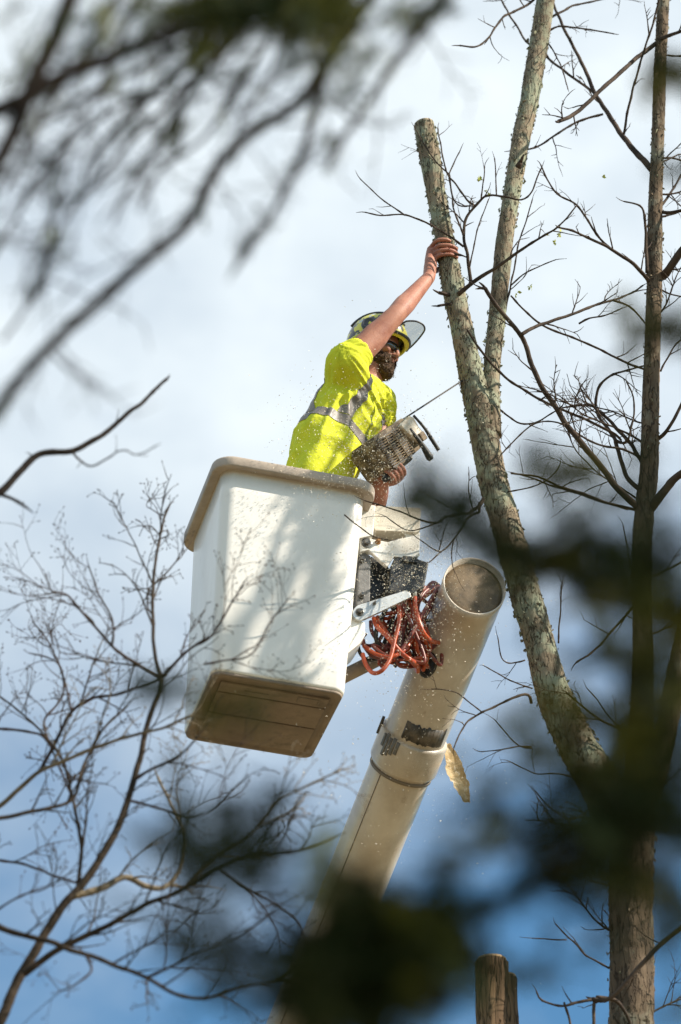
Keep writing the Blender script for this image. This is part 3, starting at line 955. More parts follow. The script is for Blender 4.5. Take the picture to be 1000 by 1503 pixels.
# hoses: loops from the valve block and the bracket down into the port
def hose(px, r, material, offs):
    pts = []
    n = len(px)
    for i, (x, y) in enumerate(px):
        f = i / (n - 1)
        k = f * (len(offs) - 1)
        j = min(int(k), len(offs) - 2)
        o_ = offs[j] + (offs[j + 1] - offs[j]) * (k - j)
        pts.append((on_plane(x, y, o_), r))
    mb = MB()
    tube(mb, spline(pts, .008), 10)
    return mb.build('hose', material, lift)
HS, HD, HB = M['hose'], M['hose_dark'], M['hose_black']
hose(c3((335, 470), (342, 520), (355, 590), (350, 660), (330, 740), (310, 820), (270, 880), (225, 892), (190, 850), (175, 800)), 0.0092, HS, (-.15, -.2, -.22, -.15))
hose(c3((430, 500), (432, 560), (450, 640), (475, 700), (510, 735), (545, 745)), 0.0100, HS, (-.16, -.22, -.2, -.1))
hose(c3((478, 470), (440, 540), (400, 600), (370, 700), (360, 780), (300, 815), (230, 812), (190, 770), (175, 730)), 0.0092, HD, (-.1, -.12, -.1, -.05))
hose(c3((230, 625), (245, 665), (300, 720), (360, 790), (410, 830), (438, 850), (445, 885)), 0.0100, HS, (-.12, -.2, -.2, -.02))
hose(c3((180, 760), (240, 800), (310, 815), (380, 780), (420, 730), (435, 770), (470, 820), (495, 865)), 0.0088, HS, (-.1, -.18, -.12, -.0))
hose(c3((545, 470), (500, 480), (460, 520), (440, 600), (455, 700), (470, 760)), 0.0096, HD, (-.02, -.08, -.1, -.05))
hose(c3((560, 480), (520, 450), (480, 490), (420, 560), (395, 640), (420, 740), (450, 860)), 0.0088, HD, (.0, -.06, -.1, .0))
hose(c3((395, 520), (420, 600), (445, 690), (485, 750), (490, 820), (470, 880)), 0.0088, HS, (-.12, -.16, -.1, .0))
hose(c3((560, 560), (575, 640), (570, 700), (530, 760), (470, 790), (420, 770), (395, 720)), 0.0084, HD, (.0, -.05, -.1, -.1))
hose(c3((410, 720), (395, 770), (405, 810), (430, 840), (440, 880)), 0.0088, HS, (-.14, -.12, -.06, .0))
hose(c3((300, 560), (270, 620), (240, 700), (260, 770), (320, 800), (390, 790)), 0.0096, HB, (-.05, -.08, -.05, 0))
hose(c3((340, 540), (320, 640), (290, 720), (270, 800), (330, 840), (400, 800), (430, 820)), 0.0088, HB, (-.05, .0, .0, 0))
hose(c3((500, 560), (480, 620), (500, 680), (520, 720), (500, 790), (450, 850)), 0.0088, HB, (-.02, -.05, -.05, 0))
hose(c3((215, 640), (225, 700), (290, 770), (370, 740), (400, 660), (385, 560), (370, 500)), 0.0088, HD, (-.04, -.06, -.08, -.1))
hose(c3((330, 560), (300, 650), (250, 740), (200, 760), (165, 735), (190, 700)), 0.0084, HD, (-.02, .02, .02, 0))
hose(c3((520, 520), (540, 600), (530, 660), (560, 640), (575, 580), (560, 520)), 0.0084, HD, (-.02, -.02, .02, .05))
hose(c3((150, 700), (160, 790), (210, 830), (290, 800), (350, 720), (420, 700), (480, 720), (520, 660)), 0.0080, HB, (-.02, .02, .02, .02))
for _ in range(16):
    x0, y0 = rnd.choice(((335, 480), (395, 500), (430, 500), (470, 480), (545, 470)))
    x1, y1 = rnd.uniform(425, 490), rnd.uniform(840, 880)
    bx_m, by_m = rnd.uniform(180, 560), rnd.uniform(600, 860)
    cx_m, cy_m = rnd.uniform(230, 540), rnd.uniform(700, 850)
    hose(c3((x0, y0), ((x0 + bx_m) / 2 + rnd.uniform(-40, 40), rnd.uniform(540, 620)), (bx_m, by_m), (cx_m, cy_m), (x1, y1)), rnd.uniform(.0065, .0088),
         rnd.choice((HS, HS, HD, HD, HB)), (-.12, rnd.uniform(-.2, .0), rnd.uniform(-.18, .05), .0))
for q in ((337, 440), (427, 470)):
    a = on_plane(*c3(q)[0], -.17)
    b2 = on_plane(*c3((q[0] + 3, q[1] + 48))[0], -.18)
    mb = MB(); tube(mb, [(a, .012), (a.lerp(b2, .5), .012), (a.lerp(b2, .55), .010), (b2, .010)], 8)
    mb.build('hose_fitting', M['silver'], lift)

# torn strip hanging under the boom
tp_ = [at(x, y, 12.72) for x, y in ((657, 1092), (664, 1112), (670, 1135), (678, 1155), (686, 1178))]
mb = MB()
rows = []
wd = [4, 11, 14, 12, 4]
path = spline([(p, w * mpp(p)) for p, w in zip(tp_, wd)], .012)
vs, fs = [], []
for i, (p, w) in enumerate(path):
    sd_ = (RT + FW * .35).normalized()
    for side in (-1, -.4, .3, 1):
        for dz in (0, 1):
            j = Vector((noise.noise(p * 60 + Vector((side * 3, 0, 0))), 0, noise.noise(p * 60 + Vector((0, side * 3, 5))))) * .009
            vs.append(p + sd_ * w * side + j + FW * (.012 * (1 - side * side) + dz * .007))
for i in range(len(path) - 1):
    a, b_ = i * 8, i * 8 + 8
    for k in range(3):
        fs.append((a + 2 * k, a + 2 * k + 2, b_ + 2 * k + 2, b_ + 2 * k))
        fs.append((a + 2 * k + 1, b_ + 2 * k + 1, b_ + 2 * k + 3, a + 2 * k + 3))
    fs.append((a, b_, b_ + 1, a + 1)); fs.append((a + 6, a + 7, b_ + 7, b_ + 6))
mb.add(vs, fs)
strip = link('torn_strip', fix_normals(mb.mesh('torn_strip', M['frayed'], False)))
tag(strip, 'torn tan strip hanging from the underside of the white boom', 'strip')

# ------------------------------------------------------------------ person
MY = 12.04
floor_z = (BM @ Vector((0, 0, -H + .05))).z
pelvis = at(470, 722, MY)
person = thing('person', (pelvis.x, pelvis.y, floor_z), 'worker in yellow high-visibility shirt and helmet, standing in the bucket and gripping the stem', 'person')
fdir = Vector((.90, -.43, 0)).normalized()                    # the way the chest faces
rdir = Vector((fdir.y, -fdir.x, 0))                           # his right
if rdir.y > 0: rdir = -rdir
Zv = Vector((0, 0, 1))
waist = at(473, 680, MY); chest = at(513, 600, MY); neck = at(541, 556, MY + .03)
shR = at(514, 531, MY - .19); shL = at(556, 585, MY + .17)
elbR = at(584, 459, MY - .17); wriR = at(630, 407, TREE_Y - .09)
headc = at(554, 514, MY + .03)

foot0 = BM @ Vector((-.05, 0, -H + .05)); foot0.z = floor_z
body = MB()
def ell_ring(c, a, b_, n=24):
    return [c + a * math.cos(2 * math.pi * k / n) + b_ * math.sin(2 * math.pi * k / n) for k in range(n)]
sp = (chest - waist).normalized()
fchest = (fdir - sp * fdir.dot(sp)).normalized()
loft(body, [ell_ring(pelvis - Zv * .02, rdir * .13, fdir * .09), ell_ring(waist, rdir * .13, fdir * .09), ell_ring(chest, rdir * .14, fchest * .10),
            ell_ring(chest.lerp(neck, .6), rdir * .12, fchest * .085), ell_ring(neck, rdir * .06, fchest * .06)])
capsule(body, [(neck - sp * .05, .062), (headc - Zv * .07, .056)])
# right arm
capsule(body, [(shR, .062), (shR.lerp(elbR, .3), .057), (shR.lerp(elbR, .6), .052), (elbR, .043), (elbR.lerp(wriR, .25), .045), (elbR.lerp(wriR, .6), .037), (wriR, .028)], 18)
capsule(body, [(chest.lerp(shR, .5), .07), (shR, .06)])
dn = (Zv * -1 - (elbR - shR).normalized() * (Zv * -1).dot((elbR - shR).normalized())).normalized()
tc_ = (CAM - elbR).normalized()
capsule(body, [(shR.lerp(elbR, .15) + dn * .012, .048), (shR.lerp(elbR, .5) + dn * .016, .044), (shR.lerp(elbR, .85) + dn * .006, .032)], 14)      # triceps
capsule(body, [(shR.lerp(elbR, .25) - dn * .014 + tc_ * .008, .042), (shR.lerp(elbR, .55) - dn * .016 + tc_ * .008, .042), (shR.lerp(elbR, .9) - dn * .008, .028)], 14)   # biceps
capsule(body, [(shR.lerp(elbR, .9) - dn * .012 + tc_ * .006, .030), (elbR.lerp(wriR, .22) - dn * .012 + tc_ * .010, .036), (elbR.lerp(wriR, .6) - dn * .004, .026)], 14)  # forearm
capsule(body, [(elbR + dn * .016, .026), (elbR.lerp(wriR, .3) + dn * .012, .032), (elbR.lerp(wriR, .7) + dn * .002, .024)], 14)
# right hand round the stem
i_s = min(range(len(A_path)), key=lambda i: abs(A_path[i][0].z - at(656, 376, TREE_Y).z))
Sc, Sr = A_path[i_s]
s_ax = (A_path[min(i_s + 4, len(A_path) - 1)][0] - A_path[i_s - 4][0]).normalized()
tcam = (CAM - Sc).normalized(); tcam = (tcam - s_ax * tcam.dot(s_ax)).normalized()
lft = s_ax.cross(tcam).normalized()
if lft.x > 0: lft = -lft
def around(phi, rad_, h):
    a = math.radians(phi)
    return Sc + s_ax * h + (lft * math.cos(a) + tcam * math.sin(a)) * rad_
knuck = []
for h, hk, rf, tip in ((.048, .040, .0098, 118), (.016, .016, .0102, 158), (-.011, -.006, .0098, 160), (-.036, -.028, .0088, 150)):
    k0 = around(12, Sr + .026, hk)
    knuck.append(k0)
    capsule(body, [(around(-2, Sr + .026, hk * .7 - .02), .012), (k0, .0118), (around(58, Sr + .019, h + .002), rf * 1.06), (around(96, Sr + .011, h), rf * .98), (around((96 + tip) / 2, Sr + .008, h - .002), rf * .92), (around(tip, Sr + .006, h - .004), rf * .82)], 12, .006)
palm_c = (knuck[1] + knuck[2]) / 2
capsule(body, [(wriR, .028), (wriR.lerp(palm_c, .5) - tcam * .004, .030), (palm_c - s_ax * .012, .026)], 14)
capsule(body, [(wriR, .026), (wriR.lerp(knuck[0], .6), .024), (knuck[0], .016)], 12)
capsule(body, [(wriR, .024), (wriR.lerp(knuck[3], .6), .022), (knuck[3], .015)], 12)
capsule(body, [(wriR.lerp(palm_c, .35), .020), (around(-25, Sr + .020, -.05), .015), (around(-62, Sr + .013, -.02), .0115), (around(-95, Sr + .010, .008), .010)], 12)  # thumb, behind the stem

# head
hf = Vector((.90, -.40, -.24)).normalized()
hl = Zv.cross(hf).normalized()          # his left
hu = hf.cross(hl).normalized()
def hd(x, y, z): return headc + hf * x + hl * y + hu * z
def he(c, rx, ry, rz, mbx=None, tilt=0): ellipsoid(mbx or body, hd(*c), (hf * rx, hl * ry, hu * rz))
he((-.005, 0, .025), .097, .077, .100)
he((.030, 0, -.045), .064, .060, .066)
he((.052, 0, -.088), .034, .036, .026)          # chin
he((.078, 0, .018), .018, .058, .014)           # brow
for s in (-1, 1):
    he((.066, .040 * s, -.022), .024, .024, .020)   # cheek
    he((-.012, .078 * s, -.015), .020, .010, .030)  # ear
    he((.076, .031 * s, -.002), .012, .013, .010)   # eye
capsule(body, [(hd(.086, 0, .004), .010), (hd(.104, 0, -.024), .012), (hd(.098, 0, -.034), .012)], 10, .006)  # nose
for s in (-1, 1):
    he((.092, .012 * s, -.034), .010, .008, .008)
he((.084, 0, -.056), .013, .024, .006)           # lips
he((.081, 0, -.066), .012, .021, .006)
# left arm: behind the torso, hand under the saw
elbL = at(553, 735, MY + .08); wriL = at(560, 706, MY - .03)
fist = at(577, 688, 11.93)
capsule(body, [(shL, .055), (shL.lerp(elbL, .5), .046), (elbL, .042), (elbL.lerp(wriL, .5), .043), (wriL, .034), (wriL.lerp(fist, .6), .033)], 16)
# saw frame is needed for the left hand's handle
sawA = at(597, 612, 11.90)
sawT = at(686, 554, TREE_Y - .05)
SL = (sawT - sawA).normalized()
SW = (sawA - CAM).normalized()
SN = SL.cross(SW).normalized()
if SN.dot(RT) < 0: SN = -SN                      # lower right in the picture
SB = SL.cross(SN).normalized()
if SB.dot(SW) < 0: SB = -SB                      # away from the camera
h0, h1 = at(566, 702, 11.93), at(600, 672, 11.93)
hax = (h1 - h0).normalized()
tc2 = (CAM - fist).normalized(); tc2 = (tc2 - hax * tc2.dot(hax)).normalized()
sd2 = hax.cross(tc2).normalized()
if sd2.z > 0: sd2 = -sd2                          # downwards side
hc_ = h0.lerp(h1, .34)
def ar2(phi, r, h):
    a = math.radians(phi)
    return hc_ + hax * h + (sd2 * math.cos(a) + tc2 * math.sin(a)) * r
for k, (h, rf) in enumerate(((.030, .0102), (.010, .0106), (-.011, .0102), (-.031, .0092))):
    capsule(body, [(ar2(-70, .040, h), .013), (ar2(-10, .038, h), .0125), (ar2(55, .032, h), rf * 1.08), (ar2(110, .026, h), rf), (ar2(165, .024, h), rf * .9)], 12, .006)
capsule(body, [(wriL, .032), (ar2(-60, .04, -.005), .034), (ar2(-40, .034, .015), .028)], 14)
capsule(body, [(wriL.lerp(hc_, .3), .02), (ar2(-100, .045, .045), .014), (ar2(-150, .032, .055), .011), (ar2(160, .030, .055), .010)], 12)
# hips and legs, standing on the bucket floor
for s in (1, -1):
    hip = pelvis + rdir * .085 * s - Zv * .03
    knee = hip.lerp(foot0 + rdir * .085 * s, .5) + fdir * .03 + Zv * .02
    ank = foot0 + rdir * .085 * s + Zv * .09
    capsule(body, [(hip, .075), (knee, .052), (ank, .038)], 16)
    capsule(body, [(ank - fdir * .04 - Zv * .05, .034), (ank + fdir * .13 - Zv * .055, .03)], 12)
link('body', remesh(body, 'body', .0042, 3), person).data.materials.append(M['skin'])

# trousers and boots
tr_ = MB()
loft(tr_, [ell_ring(pelvis - Zv * .10, rdir * .165, fdir * .115), ell_ring(pelvis, rdir * .165, fdir * .118), ell_ring(waist - sp * .0, rdir * .158, fdir * .112)])
for s in (1, -1):
    hip = pelvis + rdir * .085 * s - Zv * .05
    knee = hip.lerp(foot0 + rdir * .085 * s, .5) + fdir * .03 + Zv * .02
    ank = foot0 + rdir * .085 * s + Zv * .13
    capsule(tr_, [(hip, .095), (knee, .070), (ank, .058)], 16)
link('trousers', remesh(tr_, 'trousers', .012, 4), person).data.materials.append(M['trousers'])
for s in (1, -1):
    hip = pelvis + rdir * .085 * s
    ank = foot0 + rdir * .085 * s + Zv * .09
    bt = MB()
    capsule(bt, [(ank + Zv * .06, .056), (ank - Zv * .02, .05)], 14)
    capsule(bt, [(ank - fdir * .05 - Zv * .045, .043), (ank + fdir * .15 - Zv * .052, .038)], 14)
    link('boot', remesh(bt, 'boot', .01, 3), person).data.materials.append(M['boot'])

# shirt
sh = MB()
hem = pelvis.lerp(waist, .10)
c1_ = waist.lerp(chest, .0)
rs = [(hem - sp * .04, .188, .135), (waist, .180, .130), (waist.lerp(chest, .5), .184, .136), (chest, .192, .138), (chest.lerp(neck, .38), .190, .128), (chest.lerp(neck, .68), .155, .105), (chest.lerp(neck, .92), .090, .078)]
# the shoulder line follows the raised right arm
rings = []
for i, (c, a, b_) in enumerate(rs):
    rt = rdir
    if i >= 3:
        sl = (shR - shL).normalized()
        rt = rdir.lerp(sl, min(1, (i - 2) / 3)).normalized()
    rings.append(ell_ring(c, rt * a, fchest * b_, 32))
loft(sh, rings)
ua = (elbR - shR).normalized()
slv_end = shR + ua * .075
capsule(sh, [(chest.lerp(shR, .35), .105), (shR - ua * .02, .092)], 20)
SLR = .074
loft(sh, [ell_ring(shR - ua * .06, ua.orthogonal().normalized() * .085, ua.cross(ua.orthogonal().normalized()) * .085, 28), ell_ring(shR + ua * .01, ua.orthogonal().normalized() * .080, ua.cross(ua.orthogonal().normalized()) * .080, 28),
          ell_ring(slv_end, ua.orthogonal().normalized() * SLR, ua.cross(ua.orthogonal().normalized()) * SLR, 28)])
la = (elbL - shL).normalized()
capsule(sh, [(chest.lerp(shL, .5), .10), (shL, .076), (shL + la * .14, .066)], 20)
sm = remesh(sh, 'shirt', .0065, 6)
# folds
disp_ = []
sm.calc_loop_triangles()
for v in sm.vertices:
    p = v.co
    nrm = v.normal.copy()
    h = (p - waist).dot(sp)
    x = (p - waist).dot(rdir)
    f = (p - waist).dot(fchest)
    # pull lines from the raised shoulder down to the front of the waist
    q = (p - shR)
    ang = math.atan2(q.dot(fchest), -q.dot(sp)) * 8.5 + q.length * 3
    rad_f = (.35 - abs(noise.noise(Vector((ang * .6, q.length * 2, x * 2)))) * 1.6) * .030 * min(1, max(0, q.length * 3)) * max(.35, min(1, 1.5 - h * 1.5))
    bag = (.3 - abs(noise.noise(Vector((p.x * 5 + p.z * 6, p.y * 6, p.z * 9 - p.x * 3))))) * .018
    fine = noise.noise(Vector((p.x * 17, p.y * 17, p.z * 12))) * .004
    blouse = .012 * math.exp(-((h - .05) / .07) ** 2)
    # hollow sleeve mouth
    qs = p - slv_end
    ds = qs.dot(ua)
    off = 0
    rr_ = (qs - ua * ds).length
    if ds > -.02 and rr_ < SLR * .86:
        v.co = p - ua * .035
        continue
    disp_.append((v.index, nrm * (rad_f + bag + fine + blouse)))
for i_, dv in disp_:
    sm.vertices[i_].co += dv
sm.update()
sm.materials.append(M['hivis'])
shirt = link('shirt', sm, person)
# reflective tape: strips cut from the shirt's own surface and laid 2.5 mm proud
def strip_from_shirt(planes, keep=None):
    bm = bmesh.new()
    bm.from_mesh(sm)
    bm.normal_update()
    for v in bm.verts:
        v.co = v.co + v.normal * .0028
    for co, no in planes:
        bmesh.ops.bisect_plane(bm, geom=bm.verts[:] + bm.edges[:] + bm.faces[:], plane_co=co, plane_no=no, clear_outer=True)
    if keep:
        bad = [f for f in bm.faces if not keep(f.calc_center_median())]
        bmesh.ops.delete(bm, geom=bad, context='FACES')
    me = bpy.data.meshes.new('reflective_strip')
    bm.to_mesh(me)
    bm.free()
    me.materials.clear()
    me.materials.append(M['reflective'])
    me.polygons.foreach_set('use_smooth', [True] * len(me.polygons))
    return link('reflective_strip', me, shirt)
wb = waist + sp * .135
wn_ = (sp - fchest * .10).normalized()
keep_t = lambda c: (c - shR).dot(ua) < .02 and (c - shL).length > .13
strip_from_shirt([(wb + wn_ * .023, wn_), (wb - wn_ * .023, -wn_)], lambda c: (c - shL - la * .14).length > .12)
for cx_, tl_ in ((.130, .26), (-.130, -.26)):
    bn = (rdir + fchest * .10 + sp * tl_).normalized()
    c = chest + rdir * cx_
    strip_from_shirt([(c + bn * .022, bn), (c - bn * .022, -bn), (wb + wn_ * .027, -wn_)], keep_t)

# beard and hair
bd = MB()
he((.034, 0, -.066), .068, .066, .058, bd)
he((.058, 0, -.108), .044, .048, .044, bd)
for s in (-1, 1):
    he((.012, .064 * s, -.03), .024, .014, .05, bd)
he((.088, 0, -.048), .014, .032, .008, bd)
bme = remesh(bd, 'beard', .004, 2)
bmb = bmesh.new(); bmb.from_mesh(bme)
dele = []
for v in bmb.verts:
    lc = v.co - headc
    x, y, z = lc.dot(hf), lc.dot(hl), lc.dot(hu)
    v.co += v.normal * (noise.noise(v.co * 130) * .005 + .001)
    if (x > .074 and abs(y) < .026 and -.072 < z < -.052) or z > .012 or (x > .052 and z > -.040):
        dele.append(v)
bmesh.ops.delete(bmb, geom=dele, context='VERTS')
bmb.to_mesh(bme); bmb.free()
beard = link('beard', bme, person); beard.data.materials.append(M['beard'])
mb = MB()
for v in rnd.sample(list(beard.data.vertices), min(900, len(beard.data.vertices))):
    d = (v.normal + Vector((0, 0, -.5)) + rand_unit() * .5).normalized() * rnd.uniform(.006, .013)
    s = d.cross(rand_unit()).normalized() * .0012
    mb.add([v.co - s, v.co + s, v.co + d], [(0, 1, 2)])
tag(mb.build('whisker', M['beard'], beard, smooth=False), kind='stuff')
# sunglasses
mb = MB()
gl = []
for i in range(13):
    a = math.radians(-78 + 156 * i / 12)
    r_ = .088
    gl.append((hd(.018 + r_ * math.cos(a) * .94, r_ * math.sin(a) * .88, 0), a))
vs, fs = [], []
for (p, a) in gl:
    hgt = .019 * (1 - .25 * abs(math.sin(a))) - (.006 if abs(a) < .12 else 0)
    for dz, do in ((hgt, 0), (-hgt, 0), (-hgt, .003), (hgt, .003)):
        vs.append(p + hu * (dz - .002) + (hf * math.cos(a) + hl * math.sin(a)) * do)
for i in range(12):
    for k in range(4):
        k2 = (k + 1) % 4
        fs.append((i * 4 + k, i * 4 + k2, i * 4 + 4 + k2, i * 4 + 4 + k))
fs += [(0, 1, 2, 3), (51, 50, 49, 48)]
mb.add(vs, fs)
glasses = link('sunglasses', fix_normals(mb.mesh('sunglasses', M['lens'])), person)
mb = MB()
for s in (-1, 1):
    tube(mb, [(hd(.03, .080 * s, .006), .003), (hd(-.03, .085 * s, .004), .003), (hd(-.06, .082 * s, -.008), .003)], 6)
mb.build('temple', M['strap'], glasses)
# helmet
hx, hy, hz = .136, .112, .118
hcen = hd(-.014, 0, .056)
tf = (hf * math.cos(.10) + hu * math.sin(.10)).normalized()
tu = tf.cross(hl).normalized()
def hp_(x, y, z): return hcen + tf * x + hl * y + tu * z
vs, fs = [], []
nu, nv = 40, 14
for layer_, sc in enumerate((1.0, .93)):
    for j in range(nv + 1):
        th = (math.pi / 2 + .22) * j / nv
        for k in range(nu):
            a = 2 * math.pi * k / nu
            ridge = 1 + .035 * max(0, math.cos(2 * a)) * math.sin(th) ** 2 - .02 * (abs(math.sin(a)) < .25) * math.sin(th)
            drop = -.030 * (1 - math.cos(a)) / 2 * (j / nv) ** 3
            vs.append(hp_(hx * sc * math.sin(th) * math.cos(a) * ridge, hy * sc * math.sin(th) * math.sin(a) * ridge, hz * sc * math.cos(th) + drop))
W_ = nu
for layer_ in (0, 1):
    b0_ = layer_ * (nv + 1) * nu
    for j in range(nv):
        for k in range(nu):
            k2 = (k + 1) % nu
            fs.append((b0_ + j * nu + k, b0_ + (j + 1) * nu + k, b0_ + (j + 1) * nu + k2, b0_ + j * nu + k2))
for k in range(nu):
    k2 = (k + 1) % nu
    fs.append((nv * nu + k, (2 * nv + 1) * nu + k, (2 * nv + 1) * nu + k2, nv * nu + k2))
mb = MB(); mb.add(vs, fs)
helmet = link('helmet', fix_normals(mb.mesh('helmet', M['helmet_print'])), person)
# yellow lower band
mb = MB()
pth = []
for k in range(41):
    a = 2 * math.pi * k / 40
    th = math.pi / 2 + .20
    pth.append((hp_(hx * 1.01 * math.sin(th) * math.cos(a), hy * 1.01 * math.sin(th) * math.sin(a), hz * math.cos(th) - .030 * (1 - math.cos(a)) / 2), .0085))
tube(mb, pth, 8, cap=False)
mb.build('brim_band', M['helmet_yellow'], helmet)
# peak
vs, fs = [], []
for i in range(15):
    a = math.radians(-62 + 124 * i / 14)
    for rr, z, t_ in ((1.0, -.012, 0), (1.30, -.022, 0), (1.30, -.030, 0), (1.0, -.026, 0)):
        ext = rr if rr == 1 else 1 + .11 * math.cos(a * 1.35)
        vs.append(hp_(hx * ext * math.cos(a), hy * ext * math.sin(a), z))
for i in range(14):
    for k in range(4):
        k2 = (k + 1) % 4
        fs.append((i * 4 + k, i * 4 + k2, i * 4 + 4 + k2, i * 4 + 4 + k))
fs += [(0, 1, 2, 3), (59, 58, 57, 56)]
mb = MB(); mb.add(vs, fs)
link('peak', fix_normals(mb.mesh('peak', M['helmet_yellow'])), helmet)
# ridges of dark trim over the shell
for y in (-.055, .0, .055):
    mb = MB()
    pth = []
    for i in range(15):
        th = math.radians(-62 + 124 * i / 14)
        zz = math.sqrt(max(.05, 1 - (y / hy) ** 2))
        pth.append((hp_(hx * 1.025 * zz * math.sin(th), y, hz * 1.015 * zz * math.cos(th)), .007))
    tube(mb, pth, 6)
    mb.build('shell_ridge', M['helmet_black'], helmet)
# ear cups swung up on the sides
for s in (-1, 1):
    mb = MB()
    c0 = hp_(.012, hy * .93 * s, .006)
    o_ = (hl * s + tu * .25).normalized()
    def disc(r, h): 
        e_ = o_.orthogonal().normalized()
        g_ = o_.cross(e_)
        return [c0 + o_ * h + e_ * r * math.cos(2 * math.pi * k / 24) + g_ * r * 1.15 * math.sin(2 * math.pi * k / 24) for k in range(24)]
    loft(mb, [disc(.030, -.01), disc(.036, .004), disc(.036, .014), disc(.030, .021), disc(.022, .022), disc(.020, .016)])
    link('ear_cup', fix_normals(mb.mesh('ear_cup', M['helmet_black'])), helmet)
    mb = MB()
    tube(mb, [(hp_(.08, hy * .82 * s, -.01), .008), (hp_(.03, hy * 1.0 * s, .0), .008), (c0 + o_ * .015, .009)], 8)
    mb.build('cup_arm', M['helmet_yellow'], helmet)
    mb = MB()
    tube(mb, [(hp_(.02, hy * .9 * s, -.03), .004), (hd(.03, .066 * s, -.06), .004), (hd(.045, .03 * s, -.118), .004)], 6)
    mb.build('chin_strap', M['strap'], helmet)
# visor, flipped up in front of the helmet
vis_c = hp_(hx * 1.06, 0, -.012)
vf = (tf * .92 - tu * .02).normalized()
vu_ = (tu * .95 + tf * .32).normalized()
def vis(a, h):
    """a across (-1..1), h out along the raised visor (0..1)"""
    w_ = .082 * (1 - .22 * h * h)
    sag = (1 - math.cos(a * 1.15)) * .075
    return vis_c + hl * (w_ * a) + vf * (.012 + .046 * h - sag * (1 - .2 * h)) + vu_ * (-.010 + .066 * h ** 1.1)
nu_, nv_ = 18, 8
vs, fs = [], []
for j in range(nv_ + 1):
    for i in range(nu_ + 1):
        a = -1 + 2 * i / nu_
        h = j / nv_
        hh = h * (1 - .22 * abs(a) ** 5)
        vs.append(vis(a, hh))
for j in range(nv_):
    for i in range(nu_):
        k = j * (nu_ + 1) + i
        fs.append((k, k + 1, k + nu_ + 2, k + nu_ + 1))
mb = MB(); mb.add(vs, fs)
visor = mb.build('visor', M['visor'], helmet)
sol = visor.modifiers.new('thickness', 'SOLIDIFY'); sol.thickness = .0015
edge = [vis(-1 + 2 * i / 24, 0) for i in range(25)]
edge = [vis(-1, h * .78 / 6) for h in range(7)] + [vis(-1 + 2 * i / 24, (1 - .22 * abs(-1 + 2 * i / 24) ** 5)) for i in range(25)] + [vis(1, (6 - h) * .78 / 6) for h in range(7)]
mb = MB(); tube(mb, [(p, .0042) for p in edge], 7, cap=True)
mb.build('visor_frame', M['helmet_black'], helmet)
mb = MB(); tube(mb, [(vis(-1 + 2 * i / 20, 0), .0075) for i in range(21)], 8)
mb.build('visor_hinge', M['helmet_black'], helmet)

# ------------------------------------------------------------------ chainsaw
saw = thing('chainsaw', sawA - SL * .12, 'sawdust-caked chainsaw held at waist height, its bar cutting into the leaning stem', 'chainsaw')
def sp_(l, n_, b_): return sawA + SL * l + SN * n_ + SB * b_
def sbox(mb, l0, l1, n0, n1, b0, b1):
    prism(mb, [sp_(l0, n0, b0), sp_(l1, n0, b0), sp_(l1, n1, b0), sp_(l0, n1, b0)], SB * (b1 - b0))
SLc = 1.0
mb = MB()
prism(mb, [sp_(-.255, .03, 0), (sp_(-.235, -.005, 0)), sp_(-.03, -.008, 0), sp_(.0, .01, 0), sp_(-.005, .125, 0), sp_(-.03, .145, 0), sp_(-.22, .165, 0), sp_(-.25, .14, 0)], SB * .17)
engine = link('engine_housing', fix_normals(mb.mesh('engine_housing', M['saw_body'], False), .010), saw)
# recess and fins on the side that faces us
mb = MB()
sbox(mb, -.240, -.088, .014, .150, -.004, .004)
link('grille_recess', fix_normals(mb.mesh('grille_recess', M['saw_dark'], False)), engine)
for i in range(12):
    mb = MB()
    nn = .018 + i * .0109
    sbox(mb, -.242, -.086, nn, nn + .0052, -.014, .002)
    link('fin', fix_normals(mb.mesh('fin', M['saw_fin'], False), .0012, 1), engine)
for l in (-.192, -.138):
    mb = MB()
    sbox(mb, l - .003, l + .003, .02, .144, -.016, .0)
    link('grille_rib', fix_normals(mb.mesh('grille_rib', M['saw_fin'], False), .001, 1), engine)
mb = MB()
prism(mb, [sp_(-.084, .012, -.024), sp_(-.008, .002, -.024), sp_(.010, .012, -.024), sp_(.014, .115, -.024), sp_(-.036, .122, -.024), sp_(-.070, .06, -.024)], SB * .14)
dust = link('clutch_cover', fix_normals(mb.mesh('clutch_cover', M['saw_dust'], False), .010), saw)
bm = bmesh.new(); bm.from_mesh(dust.data)
bmesh.ops.subdivide_edges(bm, edges=bm.edges, cuts=3, use_grid_fill=True)
for v in bm.verts: v.co += v.normal * noise.noise(v.co * 60) * .006
bm.to_mesh(dust.data); bm.free()
mb = MB(); sbox(mb, -.026, .006, .088, .126, -.034, .05)
link('muffler', fix_normals(mb.mesh('muffler', M['saw_body'], False), .006), saw)
# front guard and bumper lug
mb = MB()
tube(mb, spline([(sp_(.020, .010, -.02), .0055), (sp_(.024, .08, -.03), .0065), (sp_(.024, .13, -.03), .009), (sp_(.023, .195, -.03), .0085)], .01), 10)
mb.build('hand_guard', M['saw_black'], saw)
mb = MB()
tube(mb, spline([(sp_(-.045, .05, -.02), .007), (sp_(-.045, .12, -.03), .009), (sp_(-.046, .165, -.03), .014), (sp_(-.048, .198, -.03), .0165), (sp_(-.049, .212, -.03), .010)], .01), 12)
mb.build('front_handle', M['saw_black'], saw)
